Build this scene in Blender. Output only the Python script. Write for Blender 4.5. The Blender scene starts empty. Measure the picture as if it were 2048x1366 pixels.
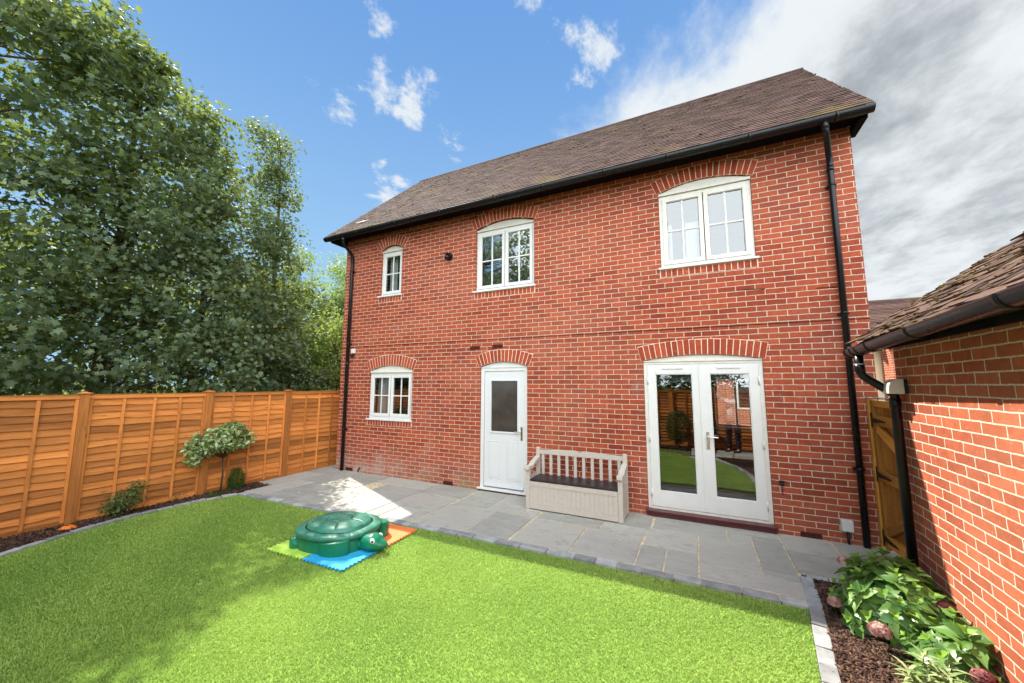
import bpy, bmesh, math, random
import numpy as np
from mathutils import Vector, Matrix
R=math.radians
rng=np.random.default_rng(7); random.seed(7)
scene=bpy.context.scene
COL=scene.collection

# ------------------------------------------------------------------ camera
CAM=(7.1695,-5.9044,1.8684); YAW=.45525; PITCH=.11369; ROLL=.003175
f_=Vector((-math.sin(YAW)*math.cos(PITCH),math.cos(YAW)*math.cos(PITCH),math.sin(PITCH)))
r_=Vector((math.cos(YAW),math.sin(YAW),0)); u_=r_.cross(f_)
r2=r_*math.cos(ROLL)+u_*math.sin(ROLL); u2=-r_*math.sin(ROLL)+u_*math.cos(ROLL)
cd=bpy.data.cameras.new('camera'); cam=bpy.data.objects.new('camera',cd); COL.objects.link(cam)
M=Matrix((r2,u2,-f_)).transposed().to_4x4(); M.translation=Vector(CAM); cam.matrix_world=M
cd.sensor_width=36; cd.lens=36*751.13/2048; cd.clip_start=.02; cd.clip_end=3000
scene.camera=cam

# ------------------------------------------------------------------ world, sun, exposure
SUNV=Vector((.72,-.315,-1.0)).normalized()       # direction the light travels
S=-SUNV; EL=math.asin(S.z); AZ=math.atan2(S.x,S.y)
w=bpy.data.worlds.new('World'); scene.world=w; w.use_nodes=True
nt=w.node_tree; N=nt.nodes; L=nt.links
def wn(t,**k):
    n=N.new(t)
    for a,b in k.items(): setattr(n,a,b)
    return n
def wmath(op,a,b=None,c=None,clamp=False):
    n=wn('ShaderNodeMath',operation=op); n.use_clamp=clamp
    for i,v in enumerate((a,b,c)):
        if v is None: continue
        if isinstance(v,(int,float)): n.inputs[i].default_value=v
        else: L.new(v,n.inputs[i])
    return n.outputs[0]
bg=N['Background']; sky=wn('ShaderNodeTexSky',sky_type='NISHITA'); sky.sun_disc=False
sky.sun_elevation=EL; sky.sun_rotation=AZ; sky.air_density=1.0; sky.dust_density=.6; sky.ozone_density=2.0
bg.inputs['Strength'].default_value=.15; CLOUDGAIN=4.3
tc=wn('ShaderNodeTexCoord'); sx=wn('ShaderNodeSeparateXYZ'); L.new(tc.outputs['Generated'],sx.inputs[0])
zz=wmath('ADD',wmath('MAXIMUM',sx.outputs[2],0.0),.16)
px=wmath('DIVIDE',sx.outputs[0],zz); py=wmath('DIVIDE',sx.outputs[1],zz)
cb=wn('ShaderNodeCombineXYZ'); L.new(px,cb.inputs[0]); L.new(py,cb.inputs[1])
def noise(scale,detail,rough,dist,off,st=.45):
    m=wn('ShaderNodeMapping'); L.new(cb.outputs[0],m.inputs[0]); m.inputs['Location'].default_value=off
    m.inputs['Rotation'].default_value=(0,0,R(38)); m.inputs['Scale'].default_value=(1.0,st,1)
    n=wn('ShaderNodeTexNoise'); L.new(m.outputs[0],n.inputs['Vector']); n.inputs['Scale'].default_value=scale
    n.inputs['Detail'].default_value=detail; n.inputs['Roughness'].default_value=rough; n.inputs['Distortion'].default_value=dist
    return n.outputs['Fac']
def ramp(v,a,b):
    n=wn('ShaderNodeMapRange',interpolation_type='SMOOTHSTEP'); L.new(v,n.inputs[0]); n.inputs[1].default_value=a; n.inputs[2].default_value=b
    return n.outputs[0]
n1=noise(1.7,8,.58,.35,(3.1,1.2,0)); n2=noise(3.6,6,.6,.5,(8.4,2.2,0)); n3=noise(.9,5,.55,.1,(1.4,7.2,0))
# cloud bank filling the sky over the garage, clouds behind the camera brightened for fill, a few puffs over the trees
def dotc(c):
    n=wn('ShaderNodeVectorMath',operation='DOT_PRODUCT'); L.new(tc.outputs['Generated'],n.inputs[0]); n.inputs[1].default_value=c; return n.outputs['Value']
n5=noise(6.5,10,.66,.15,(2.7,5.2,0),.8); n6=noise(2.2,9,.58,.15,(6.1,3.3,0),.6)
bank=dotc((.522,.525,-.672))
thick=wmath('ADD',wmath('MULTIPLY_ADD',bank,2.1,.25),wmath('ADD',wmath('MULTIPLY',wmath('SUBTRACT',n6,.5),1.0),wmath('MULTIPLY',wmath('SUBTRACT',n5,.5),.35)))
behind=wmath('ADD',wmath('MULTIPLY',ramp(sx.outputs[1],.12,-.5),wmath('MULTIPLY_ADD',sx.outputs[0],1.2,.62)),wmath('MULTIPLY',wmath('SUBTRACT',n1,.5),1.2))
behind=wmath('MULTIPLY',behind,ramp(sx.outputs[1],.12,-.2))
mbank=wmath('MAXIMUM',ramp(thick,-.02,.26),ramp(behind,.05,.4))
puff=None
for c,rr in (((-.543,.565,.622),.0026),((-.527,.488,.696),.0009),((-.551,.515,.657),.0009),((-.663,.478,.576),.0017),((-.616,.638,.463),.0016),((-.15,.68,.717),.0060),((-.22,.628,.747),.0040),((-.485,.662,.572),.0008)):
    v=wmath('ADD',dotc(c),wmath('MULTIPLY',wmath('SUBTRACT',n5,.55),rr*9))
    q=ramp(v,1-rr*.9,1+rr*.5); puff=q if puff is None else wmath('MAXIMUM',puff,q)
mask=wmath('MAXIMUM',mbank,wmath('MULTIPLY',puff,.9))
# cloud brightness: bright edges, grey thick middles, darkest high on the right
core=wmath('MULTIPLY',ramp(thick,.22,.75),ramp(wmath('ADD',wmath('MULTIPLY_ADD',wmath('MULTIPLY_ADD',n5,.45,wmath('MULTIPLY',n6,.72)),.78,wmath('MULTIPLY',n3,.5)),wmath('MULTIPLY',dotc((.37,.748,.55)),.45)),1.0,1.27))
cc=wn('ShaderNodeMixRGB'); L.new(core,cc.inputs[0]); cc.inputs[1].default_value=(2.1,2.22,2.3,1); cc.inputs[2].default_value=(.95,1.05,1.14,1)
# clear blue: the Nishita sky softened by an even blue gradient (its glow round the sun is far wider than the photographed one)
grad=wn('ShaderNodeMixRGB'); L.new(ramp(sx.outputs[2],0.0,.85),grad.inputs[0]); grad.inputs[1].default_value=(1.05,1.75,2.35,1); grad.inputs[2].default_value=(.16,.58,1.62,1)
hz=wn('ShaderNodeMixRGB',blend_type='DARKEN'); hz.inputs[0].default_value=1; L.new(sky.outputs[0],hz.inputs[1]); hz.inputs[2].default_value=(1.0,1.7,2.6,1)
hs=wn('ShaderNodeMixRGB'); hs.inputs[0].default_value=.28; L.new(grad.outputs[0],hs.inputs[1]); L.new(hz.outputs[0],hs.inputs[2])
# clouds opposite the sun are front lit; gain added to fill the shaded facade
back=ramp(sx.outputs[1],.25,-.55); gain=wmath('MULTIPLY_ADD',back,CLOUDGAIN,1.0)
gc=wn('ShaderNodeCombineXYZ'); [L.new(gain,gc.inputs[i]) for i in range(3)]
cc2=wn('ShaderNodeMixRGB',blend_type='MULTIPLY'); cc2.inputs[0].default_value=1; L.new(cc.outputs[0],cc2.inputs[1]); L.new(gc.outputs[0],cc2.inputs[2])
mx=wn('ShaderNodeMixRGB'); L.new(mask,mx.inputs[0]); L.new(hs.outputs[0],mx.inputs[1]); L.new(cc2.outputs[0],mx.inputs[2])
L.new(mx.outputs[0],bg.inputs['Color'])

sd=bpy.data.lights.new('sun','SUN'); sd.energy=3.8; sd.angle=R(.5); sd.color=(1,.94,.83)
so=bpy.data.objects.new('sun',sd); COL.objects.link(so); so.rotation_euler=SUNV.to_track_quat('-Z','Y').to_euler(); so.location=(-10,5,14)
scene.view_settings.view_transform='Standard'; scene.view_settings.look='None'
scene.view_settings.exposure=1.45; scene.view_settings.gamma=1
scene.cycles.max_bounces=8; scene.cycles.transparent_max_bounces=24

# ------------------------------------------------------------------ material helpers
class NT:
    def __init__(s,name):
        s.m=bpy.data.materials.new(name); s.m.use_nodes=True; s.t=s.m.node_tree; s.N=s.t.nodes; s.L=s.t.links
        s.b=s.N['Principled BSDF']; s.out=s.N['Material Output']
    def n(s,t,**k):
        n=s.N.new(t)
        for a,b in k.items(): setattr(n,a,b)
        return n
    def put(s,v,sock):
        if isinstance(v,bpy.types.NodeSocket): s.L.new(v,sock)
        elif isinstance(v,(tuple,list)) and len(v)==3 and sock.type=='RGBA': sock.default_value=(*v,1)
        else: sock.default_value=v
    def mth(s,op,a,b=None,c=None,clamp=False):
        n=s.n('ShaderNodeMath',operation=op); n.use_clamp=clamp
        for i,v in enumerate((a,b,c)):
            if v is not None: s.put(v,n.inputs[i])
        return n.outputs[0]
    def mix(s,f,a,b,mode='MIX'):
        n=s.n('ShaderNodeMixRGB',blend_type=mode); s.put(f,n.inputs[0]); s.put(a,n.inputs[1]); s.put(b,n.inputs[2]); return n.outputs[0]
    def obj(s): return s.n('ShaderNodeTexCoord').outputs['Object']
    def map(s,v,scale=(1,1,1),loc=(0,0,0),rot=(0,0,0)):
        n=s.n('ShaderNodeMapping'); s.L.new(v,n.inputs[0]); n.inputs['Scale'].default_value=scale; n.inputs['Location'].default_value=loc; n.inputs['Rotation'].default_value=rot; return n.outputs[0]
    def noise(s,v,scale,detail=4,rough=.55,dist=0,col=False):
        n=s.n('ShaderNodeTexNoise'); s.L.new(v,n.inputs['Vector']); n.inputs['Scale'].default_value=scale; n.inputs['Detail'].default_value=detail
        n.inputs['Roughness'].default_value=rough; n.inputs['Distortion'].default_value=dist; return n.outputs['Color' if col else 'Fac']
    def rng(s,v,a,b,c=0,d=1,smooth=True):
        n=s.n('ShaderNodeMapRange'); 
        if smooth: n.interpolation_type='SMOOTHSTEP'
        s.put(v,n.inputs[0]); n.inputs[1].default_value=a; n.inputs[2].default_value=b; n.inputs[3].default_value=c; n.inputs[4].default_value=d; return n.outputs[0]
    def sep(s,v):
        n=s.n('ShaderNodeSeparateXYZ'); s.L.new(v,n.inputs[0]); return n.outputs
    def comb(s,x,y,z):
        n=s.n('ShaderNodeCombineXYZ'); s.put(x,n.inputs[0]); s.put(y,n.inputs[1]); s.put(z,n.inputs[2]); return n.outputs[0]
    def att(s,name,out='Fac'):
        n=s.n('ShaderNodeAttribute',attribute_name=name); return n.outputs[out]
    def bump(s,h,strength=.5,dist=.01,norm=None):
        n=s.n('ShaderNodeBump'); s.put(h,n.inputs['Height']); n.inputs['Strength'].default_value=strength; n.inputs['Distance'].default_value=dist
        if norm is not None: s.L.new(norm,n.inputs['Normal'])
        return n.outputs[0]
    def fin(s,col=None,rough=None,norm=None,spec=None,metal=None):
        if col is not None: s.put(col,s.b.inputs['Base Color'])
        if rough is not None: s.put(rough,s.b.inputs['Roughness'])
        if norm is not None: s.put(norm,s.b.inputs['Normal'])
        if spec is not None: s.put(spec,s.b.inputs['Specular IOR Level'])
        if metal is not None: s.put(metal,s.b.inputs['Metallic'])
        return s.m
def tint(t,col,amt=.35):
    """multiply a colour by the per-piece tint stored on the mesh"""
    f=t.mth('MULTIPLY_ADD',t.mth('SUBTRACT',t.att('tint'),.5),amt*2,1.0)
    return t.mix(1.0,col,t.comb(f,f,f),'MULTIPLY')

def brick_mat(name,c1,c2,mort,stain=True,seedx=0.0):
    t=NT(name); o=t.obj(); x,y,z=t.sep(o)[:3]
    nrm=t.n('ShaderNodeTexCoord').outputs['Normal']; nx,ny,nz=t.sep(nrm)[:3]
    isx=t.mth('GREATER_THAN',t.mth('ABSOLUTE',nx),.6)
    u=t.mth('ADD',t.mth('MULTIPLY',isx,y),t.mth('MULTIPLY',t.mth('SUBTRACT',1.0,isx),x))
    wob=t.sep(t.noise(t.map(o),9,3,.6,0,True))[:3]
    wob2=t.sep(t.noise(t.map(o),60,2,.6,0,True))[:3]
    uu=t.mth('ADD',t.mth('MULTIPLY_ADD',t.mth('SUBTRACT',wob[0],.5),.016,u),t.mth('MULTIPLY',t.mth('SUBTRACT',wob2[0],.5),.006))
    vv=t.mth('ADD',t.mth('MULTIPLY_ADD',t.mth('SUBTRACT',wob[1],.5),.010,z),t.mth('MULTIPLY',t.mth('SUBTRACT',wob2[1],.5),.006))
    v=t.comb(t.mth('ADD',uu,seedx+50.0),vv,0.0)
    b=t.n('ShaderNodeTexBrick'); t.L.new(v,b.inputs['Vector']); b.offset=.5; b.inputs['Scale'].default_value=1
    b.inputs['Brick Width'].default_value=.225; b.inputs['Row Height'].default_value=.075; b.inputs['Mortar Size'].default_value=.0056; b.inputs['Mortar Smooth'].default_value=.25
    b.inputs['Color1'].default_value=(0,0,0,1); b.inputs['Color2'].default_value=(1,1,1,1); b.inputs['Mortar'].default_value=(.5,.5,.5,1); b.inputs['Bias'].default_value=0
    rnd=t.sep(b.outputs['Color'])[0]
    base=t.mix(rnd,c1,c2)
    base=t.mix(t.rng(rnd,.93,.97,0,.55,False),base,tuple(q*.55 for q in c1))
    blot=t.noise(t.map(o,(1,1,1)),14,5,.65)
    base=t.mix(t.rng(blot,.40,.75,0,.55),base,tuple(c*.62 for c in c1))
    big=t.noise(t.map(o),.9,4,.6)
    base=t.mix(t.rng(big,.35,.7,0,.32),base,(c2[0]*1.05,c2[1]*1.35,c2[2]*1.4))
    spk=t.noise(t.map(o),220,2,.7)
    base=t.mix(t.rng(spk,.58,.75,0,.35),base,(c2[0]*1.35,c2[1]*1.6,c2[2]*1.7))
    mcol=t.mix(t.rng(t.noise(t.map(o),30,4,.7),.3,.75),mort,tuple(c*.66 for c in mort))
    # mortar smears over the faces
    sm=t.mth('MULTIPLY',t.rng(t.noise(t.map(o),26,4,.7,.6),.60,.76),.35)
    col=t.mix(sm,base,mort)
    col=t.mix(b.outputs['Fac'],col,mcol)
    sat=t.rng(t.noise(t.map(o,(1,1,1.3),(7,3,1)),.55,5,.62,.4),.36,.66)
    col=t.mix(t.mth('MULTIPLY',sat,.07),col,(.72,.42,.30))
    if stain:
        n=t.noise(t.map(o,(1,1,1.6)),2.6,5,.65)
        low=t.rng(z,.62,.0,0,1)
        lx=t.rng(x,5.2,.6,.05,1)
        f=t.mth('MULTIPLY',t.mth('MULTIPLY',low,lx),t.rng(n,.30,.66,0,1))
        col=t.mix(t.mth('MULTIPLY',f,.62),col,(.50,.42,.36))
        n2=t.noise(t.map(o,(1,1,1)),1.7,4,.6,.2)
        alg=t.mth('MULTIPLY',t.mth('MULTIPLY',t.rng(z,.42,.08,0,1),t.rng(x,1.6,2.6,0,1)),t.mth('MULTIPLY',t.rng(x,4.8,3.2,0,1),t.rng(n2,.42,.6,0,1)))
        col=t.mix(t.mth('MULTIPLY',alg,.45),col,(.27,.21,.08))
        n3=t.noise(t.map(o,(1,1,.7)),1.3,5,.6)
        col=t.mix(t.rng(n3,.60,.74,0,.20),col,(.55,.42,.36))
    h=t.mth('SUBTRACT',1.0,b.outputs['Fac'])
    h=t.mth('MULTIPLY_ADD',t.noise(t.map(o),120,3,.7),.22,h)
    h=t.mth('MULTIPLY_ADD',t.noise(t.map(o),16,3,.6),.25,h)
    h=t.mth('MULTIPLY_ADD',rnd,.12,h)
    return t.fin(col,.88,t.bump(h,.9,.007),.25)

def flat_mat(name,col,rough=.5,nscale=30,namt=.12,spec=.5,bump=.0,tintamt=0.0,metal=0.0,bscale=80):
    t=NT(name); o=t.obj(); c=t.mix(t.rng(t.noise(o,nscale,5,.6),.3,.7),tuple(a*(1-namt) for a in col),tuple(min(1,a*(1+namt)) for a in col))
    if tintamt: c=tint(t,c,tintamt)
    nm=t.bump(t.noise(o,bscale,4,.6),bump,.004) if bump else None
    r=t.rng(t.noise(o,nscale*.4,3,.6),.3,.7,rough*.85,min(1,rough*1.15))
    return t.fin(c,r,nm,spec,metal)

BR1=(.215,.031,.015); BR2=(.42,.078,.032); MORT=(.68,.55,.42)
m_brick=brick_mat('red_stock_brick',BR1,BR2,MORT)
m_gbrick=brick_mat('orange_red_brick',(.33,.075,.036),(.52,.140,.066),(.78,.68,.55),False,.4)
def soldier_mat():
    t=NT('rubbed_arch_brick'); o=t.obj()
    base=t.mix(t.att('tint'),(.27,.042,.020),(.42,.080,.035))
    base=t.mix(t.rng(t.noise(o,14,5,.65),.4,.75,0,.5),base,(.20,.035,.02))
    base=t.mix(t.rng(t.noise(o,200,2,.7),.58,.75,0,.3),base,(.6,.2,.1))
    base=t.mix(t.mth('MULTIPLY',t.rng(t.noise(o,24,4,.7,.5),.6,.74),.35),base,MORT)
    return t.fin(base,.88,t.bump(t.noise(o,110,3,.7),.5,.003),.25)
m_sold=soldier_mat()
m_mortar=flat_mat('lime_mortar',(.74,.61,.48),.95,40,.2,.2,.5)
m_white=flat_mat('white_painted_frame',(.66,.665,.65),.32,6,.03,.5)
m_cream=flat_mat('cream_painted_timber',(.65,.63,.57),.45,12,.06,.4)
m_dwhite=flat_mat('white_door_skin',(.62,.635,.645),.38,40,.02,.5,.08)
m_black=flat_mat('black_plastic_pipe',(.006,.0065,.009),.30,10,.2,.35); m_fascia=flat_mat('black_painted_fascia',(.006,.006,.007),.8,10,.2,.08)
m_blackm=flat_mat('black_iron',(.015,.015,.015),.5,30,.2,.4,.2)
m_dark=flat_mat('hole_shade_and_tray_black',(.01,.008,.008),.9,10,.1,.1)
m_terra=flat_mat('dark_red_clay_vent',(.10,.022,.018),.8,30,.2,.3)
m_step=flat_mat('maroon_tiled_step',(.085,.018,.022),.35,14,.25,.5)
m_steel=flat_mat('satin_steel',(.55,.55,.54),.3,30,.08,.5,0,0,1.0)
m_brass=flat_mat('aged_brass',(.38,.26,.12),.4,60,.3,.5,0,0,1.0)
m_plaster=flat_mat('room_plaster',(.42,.40,.37),.9,4,.05,.2)
m_floor=flat_mat('room_floor',(.16,.11,.07),.5,4,.2,.3)
def curtain_mat():
    t=NT('pale_curtain'); return t.fin((.62,.64,.66),.9,None,.1)
m_curt=curtain_mat(); m_blindg=flat_mat('grey_green_blind',(.16,.19,.18),.6,10,.1)
def glass_mat(name,base=.16,tintc=(.86,.90,.88),rough=0.0,rip=0.25):
    t=NT(name); t.N.remove(t.b); o=t.obj()
    nb=t.bump(t.noise(t.map(o,(1,1,1)),2.2,1,.4),rip,.002)
    g=t.n('ShaderNodeBsdfGlossy'); g.inputs['Roughness'].default_value=rough; g.inputs['Color'].default_value=(.93,.96,.97,1); t.L.new(nb,g.inputs['Normal'])
    tr=t.n('ShaderNodeBsdfTransparent'); tr.inputs[0].default_value=(*tintc,1)
    fr=t.n('ShaderNodeFresnel'); fr.inputs['IOR'].default_value=1.5
    f=t.mth('MULTIPLY_ADD',fr.outputs[0],1.7,base,True)
    m=t.n('ShaderNodeMixShader'); t.L.new(f,m.inputs[0]); t.L.new(tr.outputs[0],m.inputs[1]); t.L.new(g.outputs[0],m.inputs[2]); t.L.new(m.outputs[0],t.out.inputs[0]); return t.m
m_glass=glass_mat('window_glass',.10); m_glassu=glass_mat('upper_window_glass',.34,(.80,.84,.86))
def frost_mat():
    t=NT('streaked_obscure_glass'); o=t.obj()
    n=t.noise(t.map(o,(60,60,3)),1.0,4,.6); n2=t.noise(t.map(o,(2,2,2)),1.6,4,.5)
    c=t.mix(n2,(.012,.014,.013),(.10,.085,.07))
    return t.fin(c,.12,t.bump(n,.25,.004),.7)
m_frost=frost_mat()

def wood_mat(name,ca,cb,cd,rough=.7):
    t=NT(name); g=t.att('gr','Vector')
    n=t.noise(t.map(g,(1.6,1,26)),1.6,6,.62,.7)
    n2=t.noise(t.map(g,(.5,1,2.2)),1.3,4,.6,.3)
    c=t.mix(t.rng(n,.3,.72),ca,cb)
    c=t.mix(t.rng(n2,.42,.72,0,.55),c,tuple(a*1.35 for a in ca))
    k=t.n('ShaderNodeTexVoronoi'); t.L.new(t.map(g,(2.4,1,9)),k.inputs['Vector']); k.inputs['Scale'].default_value=1.0
    kn=t.rng(k.outputs['Distance'],.13,.03,0,.75)
    c=t.mix(kn,c,cd)
    c=tint(t,c,.40)
    return t.fin(c,rough,t.bump(t.mth('ADD',n,t.mth('MULTIPLY',kn,-.6)),.5,.006),.3)
m_fence=wood_mat('orange_stained_softwood',(.57,.215,.050),(.40,.135,.030),(.17,.05,.013))
m_gate=wood_mat('honey_stained_softwood',(.58,.27,.05),(.40,.165,.028),(.18,.07,.012),.55)

def tile_mat(name,ca,cb,moss,mamt):
    t=NT(name); o=t.obj()
    c=t.mix(t.att('tint'),ca,cb)
    c=t.mix(t.rng(t.noise(o,9,5,.65),.42,.7,0,.5),c,tuple(a*.55 for a in ca))
    c=t.mix(t.rng(t.noise(o,50,4,.7),.55,.72,0,.40),c,(.19,.155,.14))
    mm=t.noise(t.map(o,(1,1,1)),1.1,7,.72,.3)
    c=t.mix(t.rng(mm,mamt,mamt+.16,0,.85),c,moss)
    return t.fin(c,.92,t.bump(t.noise(o,70,5,.7),.7,.006),.2)
m_tile=tile_mat('weathered_clay_tile',(.040,.021,.017),(.105,.058,.047),(.115,.082,.030),.53)
m_gtile=tile_mat('mossy_brown_tile',(.065,.040,.032),(.15,.092,.068),(.095,.070,.026),.46)
m_moss=flat_mat('roof_moss',(.085,.058,.018),1.0,60,.5,.1,.8)

def slab_mat():
    t=NT('grey_sandstone_slab'); o=t.obj()
    c=t.mix(t.att('tint'),(.26,.265,.24),(.43,.415,.365))
    n=t.noise(t.map(o,(1,2.2,1)),2.3,7,.68,.5)
    c=t.mix(t.rng(n,.36,.66,0,.50),c,(.44,.43,.385))
    c=t.mix(t.rng(t.noise(o,7,6,.7,.4),.50,.70,0,.45),c,(.22,.23,.22))
    c=t.mix(t.rng(t.noise(t.map(o,(1,1,1),(4,2,0)),1.3,5,.65),.55,.75,0,.35),c,(.40,.33,.25))
    c=t.mix(t.rng(t.noise(o,90,3,.7),.60,.75,0,.4),c,(.13,.13,.13))
    h=t.mth('ADD',t.noise(t.map(o,(1,2.5,1)),6,6,.7,.8),t.mth('MULTIPLY',t.noise(o,90,3,.7),.25))
    return t.fin(c,t.rng(n,.3,.7,.62,.9),t.bump(h,.9,.020),.35)
m_slab=slab_mat()
m_joint=flat_mat('buff_sand_pointing',(.56,.46,.31),.95,18,.3,.2,.6)
m_sett=flat_mat('blue_grey_sett',(.285,.295,.295),.85,8,.22,.3,.8,.3,0,45)
m_soil=flat_mat('dark_soil',(.025,.015,.010),1,20,.4,.1,.8)
def bark_mat():
    t=NT('bark_chips'); o=t.obj()
    c=t.mix(t.att('tint'),(.030,.013,.010),(.20,.115,.07))
    c=t.mix(t.rng(t.noise(o,60,3,.7),.5,.7,0,.5),c,(.19,.11,.065))
    return t.fin(c,.85,t.bump(t.noise(o,90,3,.7),.5,.004),.3)
m_chip=bark_mat()
def grass_mat():
    t=NT('artificial_grass_blades'); o=t.obj()
    c=t.mix(t.att('tint'),(.20,.35,.06),(.52,.65,.15))
    big=t.noise(t.map(o,(1,1,1)),1.1,3,.5); c=t.mix(t.rng(big,.35,.7,0,.30),c,(.20,.33,.06))
    t.fin(c,.5,None,.35)
    tl=t.n('ShaderNodeBsdfTranslucent'); t.put(t.mix(.5,c,(.25,.45,.05)),tl.inputs[0])
    m=t.n('ShaderNodeMixShader'); m.inputs[0].default_value=.3; t.L.new(t.b.outputs[0],m.inputs[1]); t.L.new(tl.outputs[0],m.inputs[2]); t.L.new(m.outputs[0],t.out.inputs[0]); return t.m
m_grass=grass_mat()
m_turf=flat_mat('turf_backing',(.17,.28,.05),1,50,.4,.1,.6)
m_earth=flat_mat('distant_ground',(.09,.11,.04),1,.3,.3,.1,.3)
def leaf_mat(name,ca,cb,glow,tr=.35,rough=.55,spec=.28):
    t=NT(name); o=t.obj()
    c=t.mix(t.att('tint'),ca,cb)
    t.fin(c,rough,None,spec)
    tl=t.n('ShaderNodeBsdfTranslucent'); t.put(t.mix(.6,c,glow),tl.inputs[0])
    m=t.n('ShaderNodeMixShader'); m.inputs[0].default_value=tr; t.L.new(t.b.outputs[0],m.inputs[1]); t.L.new(tl.outputs[0],m.inputs[2]); t.L.new(m.outputs[0],t.out.inputs[0]); return t.m
m_maple=leaf_mat('maple_leaf',(.022,.056,.032),(.235,.315,.17),(.38,.46,.05),.40)
m_maple2=leaf_mat('pale_maple_leaf',(.10,.18,.05),(.30,.40,.11),(.42,.54,.06),.5)
m_hyd=leaf_mat('hydrangea_leaf',(.055,.15,.035),(.20,.36,.09),(.32,.50,.06),.32,.36,.5)
m_hydtip=leaf_mat('hydrangea_new_leaf',(.13,.28,.03),(.24,.40,.05),(.30,.45,.05),.25)
m_photo=leaf_mat('glossy_shrub_leaf',(.15,.25,.06),(.48,.56,.27),(.25,.38,.05),.25,.3,.6)
m_dwarf=leaf_mat('dwarf_conifer_needle',(.025,.075,.018),(.06,.15,.02),(.1,.2,.03),.2,.6)
m_shrub=leaf_mat('small_shrub_leaf',(.05,.12,.03),(.15,.22,.07),(.2,.3,.05),.3)
m_petal=leaf_mat('dusty_pink_petal',(.30,.10,.10),(.70,.52,.46),(.6,.25,.25),.25,.7,.2)
m_petald=leaf_mat('dark_pink_petal',(.13,.025,.035),(.42,.17,.16),(.4,.1,.1),.2,.7,.2)
m_bark=flat_mat('tree_bark',(.10,.075,.05),.95,12,.35,.2,1.0,0,0,30)
m_twig=flat_mat('plant_stem',(.10,.055,.03),.8,20,.3,.3)
m_gstem=flat_mat('green_stem',(.10,.18,.04),.6,20,.2,.3)
m_turt=flat_mat('green_moulded_plastic',(.004,.165,.085),.30,5,.10,.5,.05)
m_turtl=flat_mat('faded_green_lid_plastic',(.035,.185,.125),.40,5,.30,.5,.06)
m_eyew=flat_mat('eye_white',(.75,.74,.66),.3,10,.02,.5)
m_eyeb=flat_mat('eye_black',(.01,.01,.01),.2,10,.02,.5)
m_blue=flat_mat('blue_foam',(.03,.36,.66),.6,12,.06,.3,.3)
m_orng=flat_mat('orange_foam',(.78,.19,.055),.6,12,.06,.3,.3)
m_lime=flat_mat('lime_foam',(.36,.58,.07),.6,12,.06,.3,.3)
m_cone=flat_mat('orange_cone_plastic',(.80,.20,.02),.45,12,.06,.4)
m_benchw=flat_mat('beige_resin',(.50,.455,.40),.5,20,.05,.4,.12)
m_benchd=flat_mat('dark_brown_resin_lid',(.028,.022,.024),.38,20,.2,.4,.1)
m_creamr=flat_mat('sunlit_cream_render',(.88,.74,.50),.9,3,.05,.2)  # albedo raised to stand in for sunlight this wall does not receive
m_skin=flat_mat('skin',(.55,.33,.24),.5,20,.06,.4)
m_shirt=flat_mat('white_shirt_cloth',(.75,.76,.78),.9,10,.04,.2)
m_trou=flat_mat('navy_trouser_cloth',(.015,.02,.035),.9,10,.1,.2)
m_hair=flat_mat('brown_hair',(.05,.03,.02),.6,60,.3,.3)

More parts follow.
